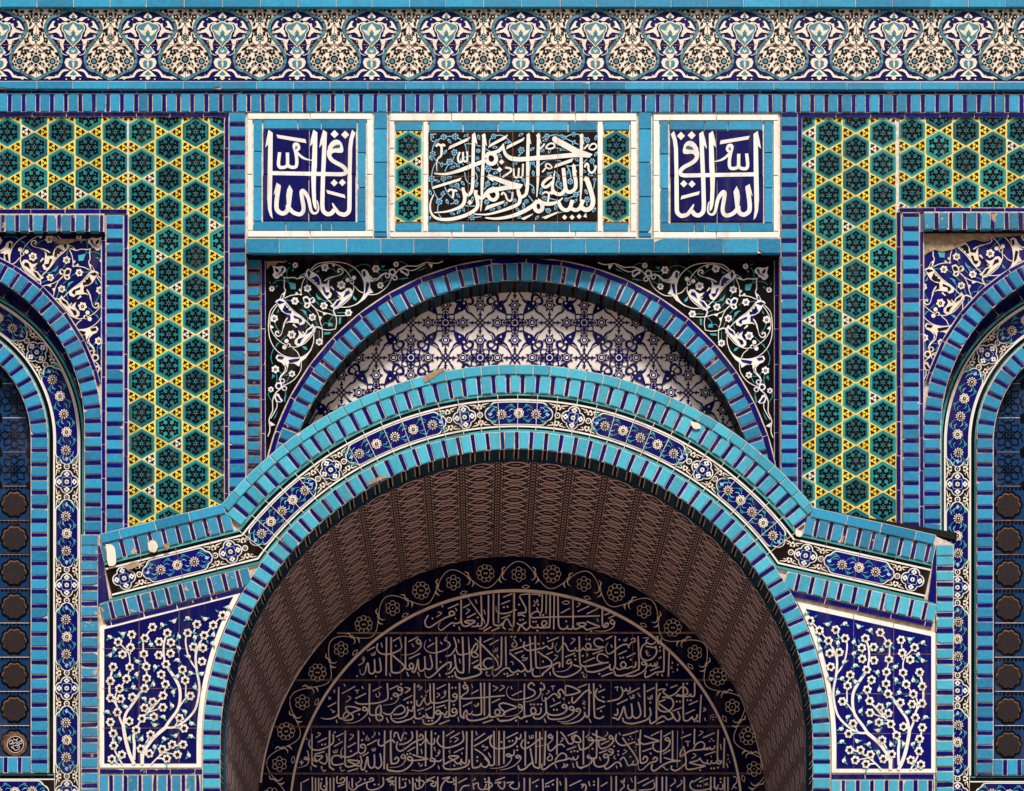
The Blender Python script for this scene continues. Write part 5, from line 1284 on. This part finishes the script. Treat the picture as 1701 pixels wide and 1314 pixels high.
    for i in range(0, 2):
        xc = xc0 - sg*tw*i
        for j in range(8):
            y = 837 + tw*j + (2 if sg < 0 else 0)
            if y > ysp-40 or (j == 7): 
                if y > ysp-30: continue
            last = (sg > 0 and i == 0 and y > 1225)
            sh = lambda r, d=0.12: [(xc+r*(1-d+d*abs(cos(5*a)))*cos(a), y+r*(1-d+d*abs(cos(5*a)))*sin(a)) for a in [2*pi*q/60+.31 for q in range(60)]]
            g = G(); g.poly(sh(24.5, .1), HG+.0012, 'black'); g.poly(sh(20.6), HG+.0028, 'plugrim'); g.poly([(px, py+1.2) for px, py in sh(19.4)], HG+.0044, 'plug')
            for a in range(9):
                for b in (-1, 1): g.disc(xc-26+6.5*a, y+b*27.6, 2.4, HG+.0026, 'black', 6)
            if last:
                g.disc(xc+2, y+2, 19.5, HG+.006, 'plugrim', 24); g.disc(xc+2, y+2, 13.4, HG+.007, 'dink', 20); g.ring(xc+2, y+2, 13.6, .8, HG+.008, 'letter', 22)
                g.T = lambda a, b: (xc+2+(a-200)/7.25, y+2+(b-352)/7.25)
                draw(g, '7 120 330 150 300 170 320 150 345 125 345;7 160 350 200 330 240 350 285 330;7 175 285 200 300 230 280;7 210 300 240 330 270 300 280 320;7 180 360 170 390 200 420 240 410 250 380 220 360 190 370;7 215 385 235 385;7 150 375 165 400', HG+.0085, 'letter')
            g.build('window_plug', gr_)
    return t
window('arched side window at the left edge with dark round plugs and a flower band', (-141, 711), 1, 905, 1336, 1284)
window('arched side window at the right edge with dark round plugs and a flower band', (1844, 715), -1, 915, 1336, 1288)

def side_ground(c, sg):
    a = arcpts(c, 311, radians(8)*sg, sg*pi/2, 40)
    x0 = c[0]+sg*60; xe = c[0]+sg*316
    return [[(x0, 388)] + a + [(xe, 760), (xe+sg*3, 760), (xe+sg*3, 388)]]
HP = -0.012
spandrel('navy corner panel with cream arabesque scrolls beside the left window arch', lambda x, y: (621.5-436-x/10.006, 428-47+y/10.006), HP, side_ground((-141, 711), 1), 'ink', 'cream', 'umber', clip=(LX, 385, 170, 760), hidden_top=[(84, 397), (150, 397), (140, 400), (128, 400), (112, 405), (100, 407), (92, 402)])
spandrel('navy arabesque corner panel beside the right window arch, bare patch at its top', lambda x, y: (436+1079-1+x/10.006, 428-52.5+y/10.006), HP, side_ground((1844, 715), -1), 'navy', 'cream', 'umber', clip=(1533, 385, RX, 760), hidden_top=[(1534, 388), (1720, 388), (1690, 392), (1650, 395), (1636, 402), (1618, 398), (1600, 404), (1584, 414), (1566, 418), (1552, 415), (1534, 424)])

# ================================================================ THE PORCH ARCH
PC = (858, 1238); HP_ = 0.06
CL, uL = (413, 909), (-0.971, 0.241)
CR, uR = (1308, 916), (0.976, 0.2185)
def wing(side):
    C, u = (CL, uL) if side < 0 else (CR, uR)
    n = (-u[1], u[0]) if side < 0 else (u[1], -u[0])      # outward, upward
    return lambda s_, t_: (C[0]+u[0]*s_+n[0]*t_, C[1]+u[1]*s_+n[1]*t_)
def isect(side, t_, R):
    F = wing(side); best = None
    lo, hi = -140.0, 160.0; N = 3000; last = None
    for i in range(N+1):
        s_ = lo+(hi-lo)*i/N; p = F(s_, t_); d = hypot(p[0]-PC[0], p[1]-PC[1])-R
        if last is not None and last*d <= 0 and d > last: best = s_; break
        last = d
    return best if best is not None else 0.0
def ang(p): return atan2(p[0]-PC[0], PC[1]-p[1])
WEND = lambda t_: 235 + (0 if t_ > 60 else 4 if t_ > -30 else 28)
# masonry core that carries the mouldings
t = thing('porch_arch', 'great projecting round porch arch with turquoise brick edges, flower band and sloping wings', 'arch', (858, 700, HP_))
aL, aR = ang(wing(-1)(isect(-1, 79, 631), 79)), ang(wing(1)(isect(1, 79, 631), 79))
outer = [(134, 888)] + [wing(-1)(s_, 79) for s_ in (233, 120, isect(-1, 79, 631)+1)] + arcpts(PC, 631, aL, aR, 50)[1:-1] + [wing(1)(s_, 79) for s_ in (isect(1, 79, 631)+1, 120, 232)] + [(1584, 904)]
inner = arcpts(PC, 493, pi/2, -pi/2, 60)
g = G()
g.face([W(x, y, HP_-.014) for x, y in [(134, 1400)] + outer + [(1584, 1400), (PC[0]+493, 1400)] + inner + [(PC[0]-493, 1400)]], 'mortar')
g.ext(outer, HP_-.014, -0.03, 'mortard'); g.ext([(134, 1400), (134, 888)], HP_-.014, -0.13, 'mortard'); g.ext([(1584, 904), (1584, 1400)], HP_-.014, -0.13, 'mortard')
g.build('masonry_core', t)
def both_parts(t0, t1, fn):
    """run fn(F, s0, s1) over left wing, arc and right wing for a band between offsets t0 and t1"""
    tm = (t0+t1)/2
    for side in (-1, 1):
        s0 = isect(side, tm, 552+tm); F = wing(side)
        fn(F, s0, WEND(tm), t0, t1, False)
    a0 = ang(wing(-1)(isect(-1, tm, 552+tm), tm)); a1 = ang(wing(1)(isect(1, tm, 552+tm), tm))
    Fa = arc(PC, 552+tm, a0); Ft = lambda s_, t_: Fa(s_, 552+t_)
    fn(Ft, 0, (a1-a0)*(552+tm), t0, t1, True)
def flat(t0, t1, mt, h):
    g = gflat
    tl = {}
    for side in (-1, 1):
        F = wing(side); p0 = isect(side, t0, 552+t0); p1 = isect(side, t1, 552+t1)
        q = [F(p0, t0), F(WEND(t0), t0), F(WEND(t1), t1), F(p1, t1)]
        g.poly(q, h, mt); tl[side] = (ang(F(p0, t0)), ang(F(p1, t1)))
    n = 60
    for i in range(n):
        u, v = i/n, (i+1)/n
        A = lambda w_, k: tl[-1][k]+(tl[1][k]-tl[-1][k])*w_
        P = lambda a, r: (PC[0]+r*sin(a), PC[1]-r*cos(a))
        q = [P(A(u, 0), 552+t0), P(A(v, 0), 552+t0), P(A(v, 1), 552+t1), P(A(u, 1), 552+t1)]
        g.face([W(x, y, h) for x, y in q][::-1], mt)
gflat = G()
flat(-26.5, 33, 'mortarw', HP_-.008); flat(29, 32.4, 'leaf', HP_-.004); flat(-31, -27, 'leaf', HP_-.004); flat(23.4, 29, 'black', HP_-.005); flat(-27, -23.4, 'black', HP_-.005)
flat(20.6, 23.4, 'white', HP_-.0045); flat(-23.4, -20.6, 'white', HP_-.0045); flat(-20.6, 20.6, 'umber', HP_-.0055)
gband = gflat.build('flower_band', t)
HO = HP_-.0055
def Farc(u, v): a = u/552; return (PC[0]+(552+v)*sin(a), PC[1]-(552+v)*cos(a))
D2 = pi/180*552
for q in (9.8, 34, -9.0, -34):
    quatre(Farc, q*D2, HO).build('quatrefoil', gband); fleurs(Farc, q*D2-26, HO, gband); fleurs(Farc, q*D2+26, HO, gband)
cartouche(Farc, .4*D2, 57, 3, HO).build('cartouche', gband)
for q0, q1 in ((13.0, 30.8), (37.2, 53.2), (-30.8, -12.2), (-52.8, -37.2)):
    cartouche(Farc, (q0+q1)/2*D2, (q1-q0)/2*D2, 5, HO).build('cartouche', gband)
for side in (-1, 1):
    F = wing(side)
    for s_ in (31, 213):
        quatre(F, s_, HO).build('quatrefoil', gband); fleurs(F, s_+(26 if s_ < 100 else -26), HO, gband)
    fleurs(F, 6, HO, gband)
    cartouche(F, 122, 60, 3, HO).build('cartouche', gband)
# seams of the flower tiles
g = G()
for k in range(-16, 17):
    a = radians(k*3.28+.2); g = G()
    g.stroke([(PC[0]+r*sin(a), PC[1]-r*cos(a)) for r in (523, 584)], .9, HO+.0075, 'mortarw', smooth=False); g.build('tile_joint', gband)
for side in (-1, 1):
    F = wing(side)
    for s_ in (60, 118, 178): g = G(); g.stroke([F(s_, -29), F(s_, 32)], .7, HO+.0075, 'grout', smooth=False); g.build('tile_joint', gband)
AQ = [(16.6, 'aqua'), (7.6, 'navy')]
g = G(); both_parts(34, 63.5, lambda F, a, b, t0, t1, isarc: course(g, F, a+2, b, t0, t1, AQ if isarc else [(16.6, 'turqw'), (7.2, 'navyw')], HP_+.002, gap=1.7, jit=.45, h0=HP_-.014)); g.build('outer_bricks', t)
g = G(); both_parts(65, 80, lambda F, a, b, t0, t1, isarc: course(g, F, a, b, t0, t1, [(29, 'aqua')] if isarc else [(59, 'turq')], HP_+.007, gap=1.3, jit=.3, h0=HP_-.016)); g.build('hood_course', t)
# inner ring of bricks, round the opening and down both jambs
g = G(); F = arc(PC, 506, -pi/2)
course(g, F, 0, 506*pi, 492.6, 520.8, AQ, HP_+.003, gap=1.6, jit=.4, h0=HP_-.014)
for x0, x1 in ((PC[0]-520.8, PC[0]-492.6), (PC[0]+492.6, PC[0]+520.8)):
    F, L, wd = vcol(x0, x1, 1238, 1420); course(g, F, 0, L, 0, wd, [(7.4, 'navy'), (16.6, 'aqua')], HP_+.003, gap=1.6, jit=.4, h0=HP_-.014)
g.build('inner_bricks', t)
for side in (-1, 1):
    g = G(); F = wing(side); s0 = isect(side, -46, 524)
    course(g, F, s0+1, 263, -60.5, -32.5, [(16.6, 'turqw' if side < 0 else 'aqua'), (7.4, 'navyw' if side < 0 else 'navy')], HP_+.002, gap=1.8, jit=.5, h0=HP_-.014)
    g.build('lower_wing_bricks', t)
    g = G(); course(g, F, s0+14, 262, -70.5, -62.8, [(58, 'navyw' if side < 0 else 'navy')], HP_-.001, h0=HP_-.014); g.build('edge_strip', t)
    g = G(); q = [F(238, 62), F(266, 62), F(268, -30), F(246, -30)]; g.brick(q, HP_-.014, HP_-.002, 'navyw' if side < 0 else 'navy'); g.build('end_wedge', t)
soffit_bricks('arch_soffit', t, PC, 492, HP_, -0.046, -pi/2, pi/2, [(16.6, 'slate'), (7.6, 'soot_shade')], 'mortar')
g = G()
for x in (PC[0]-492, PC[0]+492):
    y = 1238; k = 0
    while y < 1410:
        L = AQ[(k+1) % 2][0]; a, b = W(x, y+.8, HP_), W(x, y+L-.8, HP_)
        g.face([(a[0], -HP_+.004, a[2]), (b[0], -HP_+.004, b[2]), (b[0], .046, b[2]), (a[0], .046, a[2])], ('slate', 'soot_shade')[(k+1) % 2]); y += L; k += 1
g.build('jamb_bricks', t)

F = wing(1); g = G(); p = [F(-3+isect(1, 80, 632), 80), F(120, 84), F(268, 92), F(270, 80)]
g.poly(p, .03, 'gapdark'); g.ext(p, .03, .002, 'gapdark', True); g.single('dark_gap_strip', 'black painted strip for the dark gap above the right wing of the porch arch', 'dark_gap')  # flat black strip added where a dark gap opens behind the moulding

# brick piers at the outer ends of the porch
for lab, x0, x1, y0, m1, m2 in (('sooty weathered brick pier at the left end of the porch, beside the left window', 135, 162.5, 888, 'turqw', 'navyw'), ('clean brick pier at the right end of the porch, beside the right window', 1555.5, 1583.5, 905, 'aqua', 'navy')):
    F, L, wd = vcol(x0, x1, y0, 1400)
    g = G(); bed(g, F, 0, L, -1, wd+1, HP_-.01, 'mortard' if m1 == 'turqw' else 'mortar')
    course(g, F, 0, 18, .5, wd-.5, [(18, m1)], HP_+.006, gap=1.6, h0=HP_-.014)
    course(g, F, 18, L, .5, wd-.5, [(16.8, m1), (8.6, m2)], HP_+.003, gap=2.2, jit=.6, h0=HP_-.014); g.single('porch_pier', lab, 'brick pier', 'brick piers at the porch ends')

# blossom panels
def blossom(lab, side):
    t = thing('blossom_panel', lab, 'tile panel', ((260 if side < 0 else 1460), 1150, HP_), 'blossoming tree panels')
    xo = 166 if side < 0 else 1554; yb = 1275 if side < 0 else 1283.5
    A, B = ((167, 1039.6), (405, 978)) if side < 0 else ((1554, 1051.2), (1319.5, 997.5))
    def outline(ins, inr):
        d = hypot(B[0]-A[0], B[1]-A[1]); nx, ny = -(B[1]-A[1])/d*(1 if side < 0 else -1), (B[0]-A[0])/d*(1 if side < 0 else -1)
        a_ = (A[0]+nx*ins, A[1]+ny*ins); R = 523.5+inr
        ly = lambda x: a_[1]+(B[1]-A[1])/(B[0]-A[0])*(x-a_[0])
        x_out = xo - side*ins
        arcp = []
        for i in range(300):
            q = pi/2*i/299; x, y = PC[0]+side*R*cos(q), PC[1]-R*sin(q)
            if y < ly(x): break
            arcp.append((x, y))
        return [(PC[0]+side*R, yb-ins)] + arcp[::6] + [arcp[-1]] + [(x_out, ly(x_out)), (x_out, yb-ins)]
    h = HP_-.004
    g = G(); p0 = outline(0, 0); g.poly(p0, h, 'ivory'); g.ext(p0, h, HP_-.014, 'ivory', True); g.build('white_frame', t)
    g = G(); g.poly(outline(7, 8), h+.0015, 'navy' if side > 0 else 'ink')
    X = (lambda x: x) if side > 0 else (lambda x: 1715.5-x); dy = 0 if side > 0 else -9
    for k in range(3):
        x = X(1351.5+66.5*k+67*0.0); y = 1086.5+66*k+dy
        if k < 3: g.poly([(x-.35, 1020 + abs(k-1)*8 + dy), (x+.35, 1020+abs(k-1)*8 + dy), (x+.35, yb-8), (x-.35, yb-8)] if k else [(x-.35, 1180), (x+.35, 1180), (x+.35, 1181), (x-.35, 1181)], h+.003, 'grout')
        xl = 1358+k*10
        g.poly([(X(xl+10), y-.35), (X(1546), y-.35), (X(1546), y+.35), (X(xl+10), y+.35)], h+.003, 'grout')
    g.build('blue_field', t)
    T = lambda x, y: (X(1271 + x/3.8186), 970 + y/3.8186 + dy)
    wm = 'white' if side > 0 else 'tymp'
    st = [q for q in BL_BRANCH.strip().replace('\n', ';').split(';') if q.strip()]
    for ids in ([0, 1, 2, 3, 4, 5, 18] + list(range(25, len(st))), [6, 7, 8, 9, 10, 11], [12, 13, 14, 15, 16, 17], [19, 20, 21, 22], [23, 24]):
        g = G(T); draw(g, ';'.join(st[q] for q in ids), h+.0036, wm); g.build('branch', t)
    g, gl = G(T), G(T)
    for i in range(0, len(BL_FLOWERS), 2):
        x, y = BL_FLOWERS[i:i+2]
        for k in range(6): g.disc(x+18.5*cos(k*pi/3+x), y+18.5*sin(k*pi/3+x), 10.8, h+.0052, wm, 8)
        g.disc(x, y, 18, h+.0062, wm, 10); g.petals(x, y, 17, 5, h+.007, 'umber', rot=y, depth=.4, sharp=True); g.disc(x, y, 10.5, h+.0078, 'umber', 8)
    for i in range(0, len(BL_BUDS), 2):
        x, y = BL_BUDS[i:i+2]; a = (i*1.7) % 6.28
        g.disc(x, y, 13, h+.0052, wm, 8); g.disc(x+9*cos(a), y-9*abs(sin(a)), 9, h+.0056, wm, 7); g.disc(x+5, y+5, 5.5, h+.0066, 'leaf', 6)
        for q in (a, a+2.2):
            gl.poly([(x+34*cos(q), y+34*sin(q)), (x+20*cos(q+.35), y+20*sin(q+.35)), (x+9*cos(q), y+9*sin(q)), (x+20*cos(q-.3), y+20*sin(q-.3))], h+.0046, 'leaf')
    for i in range(0, len(BL_FLOWERS), 4):
        x, y = BL_FLOWERS[i:i+2]; q = (x*.13) % 6.28
        gl.poly([(x+60*cos(q), y+60*sin(q)), (x+44*cos(q+.16), y+44*sin(q+.16)), (x+28*cos(q), y+28*sin(q)), (x+44*cos(q-.16), y+44*sin(q-.16))], h+.0042, 'leaf')
    g.build('blossoms', t); gl.build('leaves', t)
blossom('navy tile panel with white framed blossoming tree, left of the porch opening', -1)
blossom('navy tile panel with white framed blossoming tree, right of the porch opening', 1)

for lab, x0, x1, y in (('low row of upright bricks under the left blossoming tree panel', 165, 336.5, 1277.5), ('low row of upright bricks under the right blossoming tree panel', 1380.5, 1553.5, 1286)):
    t = thing('base_brick_band', lab, 'brick band', ((x0+x1)/2, y+20, HP_), 'brick rows under the tree panels')
    F, L = line((x0, y), (x1, y))
    g = G(); bed(g, F, 0, L, -1, 9, HP_-.01, 'mortar'); course(g, F, 0, L, 0, 7.6, NS if x0 > 500 else [(40, 'navyw')], HP_-.002, h0=HP_-.014); g.build('edge_strip', t)
    g = G(); course(g, F, 0, L, 10, 62, [(16, 'turqw' if x0 < 500 else 'aqua'), (8, 'navyw' if x0 < 500 else 'navy')], HP_+.002, gap=2, jit=.5, h0=HP_-.014); g.build('brick_row', t)

# ================================================================ THE DEEP NICHE
HN = -1.17
t = bpy.data.objects['porch_arch']
for p, mt in (([(176, 904), (189, 907), (193, 934), (186, 940), (179, 936)], 'ivory'), ([(245, 902), (254, 897), (262, 906), (258, 917), (248, 915)], 'ivory'), ([(272, 905), (281, 902), (280, 912), (273, 913)], 'earth'),
              ([(703, 625), (722, 616), (737, 611), (734, 618), (715, 630), (705, 635)], 'earth'), ([(1147, 699), (1160, 703), (1164, 711), (1154, 712), (1149, 707)], 'ivory'), ([(205, 940), (226, 932), (232, 938), (214, 946)], 'earth'),
              ([(1322, 878), (1332, 884), (1330, 892), (1322, 889)], 'ivory'), ([(612, 800), (640, 789), (641, 793), (614, 805)], 'earth')):
    g = G(); p = spline(p+[p[0]], 4)[:-1]; p = [(x+random.uniform(-.5, .5), y+random.uniform(-.5, .5)) for x, y in p]; g.poly(p, HP_+.0095, 'cream' if mt == 'ivory' else mt); g.build('plaster_patch', t)
t = thing('niche_vault', 'deep shaded barrel soffit of the porch niche, lined with brown lace patterned tiles', 'vault', (858, 800, -.6))
ctr = W(*PC, HP_); f = (D-HP_)/D*S; R = 488*f
g = G(); n = 120; yf, yb_ = .046, -HN + .02
zbot = 0.002
prof = [(ctr[0]-R, zbot, -(ctr[2]-zbot)/f)] + [(ctr[0]+R*sin(a), ctr[2]+R*cos(a), 488*(a+pi/2)) for a in [-pi/2+pi*i/n for i in range(n+1)]] + [(ctr[0]+R, zbot, 488*pi+(ctr[2]-zbot)/f)]
for i in range(len(prof)-1):
    (x0, z0, u0), (x1, z1, u1) = prof[i], prof[i+1]
    q0, q1 = (u0-488*pi/2)/61+.5, (u1-488*pi/2)/61+.5
    g.face([(x0, yf, z0), (x1, yf, z1), (x1, yb_, z1), (x0, yb_, z0)], 'lace', [(q0, 0), (q1, 0), (q1, (yb_-yf)/.187), (q0, (yb_-yf)/.187)])
g.build('lace_tile_lining', t)
g = G()
for i in range(len(prof)-1):
    (x0, z0, _), (x1, z1, _) = prof[i], prof[i+1]
    k = 493*f/R
    X0, X1 = ctr[0]+(x0-ctr[0])*k, ctr[0]+(x1-ctr[0])*k
    Z0, Z1 = (ctr[2]+(z0-ctr[2])*k if i else z0), (ctr[2]+(z1-ctr[2])*k if i < len(prof)-2 else z1)
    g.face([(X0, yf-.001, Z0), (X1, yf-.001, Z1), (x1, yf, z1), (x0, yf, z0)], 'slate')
g.build('front_lip', t)

t = thing('inscription_lunette', 'shaded niche back wall with five lines of buff lettering and a flower border', 'writing panel', (855, 1150, HN))
BC, TC = (851, 1342), (857, 1356.5)
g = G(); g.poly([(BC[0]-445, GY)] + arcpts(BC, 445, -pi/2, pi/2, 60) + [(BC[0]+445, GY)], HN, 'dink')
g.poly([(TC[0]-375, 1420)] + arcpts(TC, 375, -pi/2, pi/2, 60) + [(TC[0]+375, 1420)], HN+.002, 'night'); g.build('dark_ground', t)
g = G()
g.stroke(arcpts(TC, 375.4, -pi/2+.05, pi/2-.05, 90), [3.4, 4.4, 5.2, 4.6, 3.4], HN+.006, 'letter', smooth=False)
g.stroke(arcpts(BC, 420, -pi/2+.1, -.35, 40), [3.5, 2.2, 1.2, .6], HN+.006, 'letter', smooth=False); g.stroke(arcpts(BC, 421, .55, pi/2-.15, 40), [.6, 1.2, 2, 2.6], HN+.006, 'letter', smooth=False)
for y, x0, x1 in ((1051.5, 560, 1166), (1129.8, 486, 1222), (1207, 432, 1268), (1285, 430, 1270)): g.poly([(x0, y-1.5), (x1, y-1.8), (x1, y+1.2), (x0, y+1.7)], HN+.005, 'grout' if y < 1060 else 'plugrim')
rnd = random.Random(4)
for y0, y1, off in ((985, 1051, 775), (1053, 1129, 666), (1131, 1206, 630), (1208, 1284, 594), (1287, 1340, 630)):
    for k in range(-3, 11):
        x = off+77*k
        if hypot(x-TC[0], y0-TC[1]) < 372 and hypot(x-TC[0], y1-TC[1]) < 372: g.poly(rect(x-.4, y0, x+.4, y1), HN+.0098, 'grout')
g.build('rim_and_joints', t)
g = G()
for ox, oy, txt in LUN:
    g.T = lambda x, y, ox=ox, oy=oy: (ox + x/7.253, oy + y/7.253)
    draw(g, txt, HN+.008, 'letter')
g.build('lettering', t)
g = G(); BV = (857.5, 1357); RV = 404; stp = radians(15.6)
P = lambda a, r: (BV[0]+r*sin(a), BV[1]-r*cos(a))
angs = [radians(-93)+radians(186)*i/400 for i in range(401)]
g.stroke([P(a, RV+20.5*cos(2*pi*(a-radians(.6))/stp)) for a in angs], 1.1, HN+.0045, 'letter', smooth=False)
for k in range(-6, 7):
    a = radians(.6)+stp*k; x, y = P(a, RV-1)
    for q in range(6): g.ring(x+8.3*cos(q*pi/3+.5), y+8.3*sin(q*pi/3+.5), 4.2, .8, HN+.006, 'letter', 9)
    g.disc(x, y, 6, HN+.0075, 'black', 10); g.ring(x, y, 5.9, .8, HN+.0085, 'letter', 12); g.disc(x, y, 1.2, HN+.0085, 'letter', 6)
    a2 = a+stp/2; x, y = P(a2, RV+4)
    for q in range(9): g.ring(x+10.5*cos(q*.698+k), y+10.5*sin(q*.698+k), 4.4, .75, HN+.006, 'letter', 8)
    g.disc(x, y, 8.5, HN+.0075, 'black', 10); g.ring(x, y, 8, .75, HN+.0085, 'letter', 12); g.disc(x-1.5, y, 1.5, HN+.0085, 'letter', 5); g.disc(x+2, y, 1.5, HN+.0085, 'letter', 5)
    for sg in (1, -1):
        c0 = a+sg*stp*.27
        L_ = lambda u, v: P(c0+sg*u/404, RV+v)
        g.stroke([L_(-8, 12), L_(-3, 9), L_(-3, 3), L_(1, 0)], [.7, 2.2, 1.6, .6], HN+.0055, 'letter'); g.stroke([L_(-6, 2), L_(-2, -2), L_(-4, -8), L_(-9, -10)], [.6, 2, 1.4, .5], HN+.0055, 'letter'); g.stroke([L_(2, -4), L_(3, -10), L_(-1, -15)], [.8, 2.6, .6], HN+.0055, 'letter')
    lx = lambda u, v: P(a+.03+u/404, RV-22+v)
    g.stroke([lx(-6, 0), lx(0, 3.4), lx(7, 1)], .9, HN+.0055, 'letter'); g.stroke([lx(-6, 0), lx(0, -2.2), lx(7, 1)], .9, HN+.0055, 'letter')
    for u, v in ((-10, 14), (14, -14), (22, 12)):
        g.disc(*P(a+u/404, RV+v), 1.3, HN+.0045, 'gblue', 6); g.stroke([P(a+(u+q_)/404, RV+v+8*sin(q_/5)) for q_ in (0, 4, 9, 14)], [.4, 1.6, .4], HN+.0045, 'gblue')
g.build('flower_scroll', t)
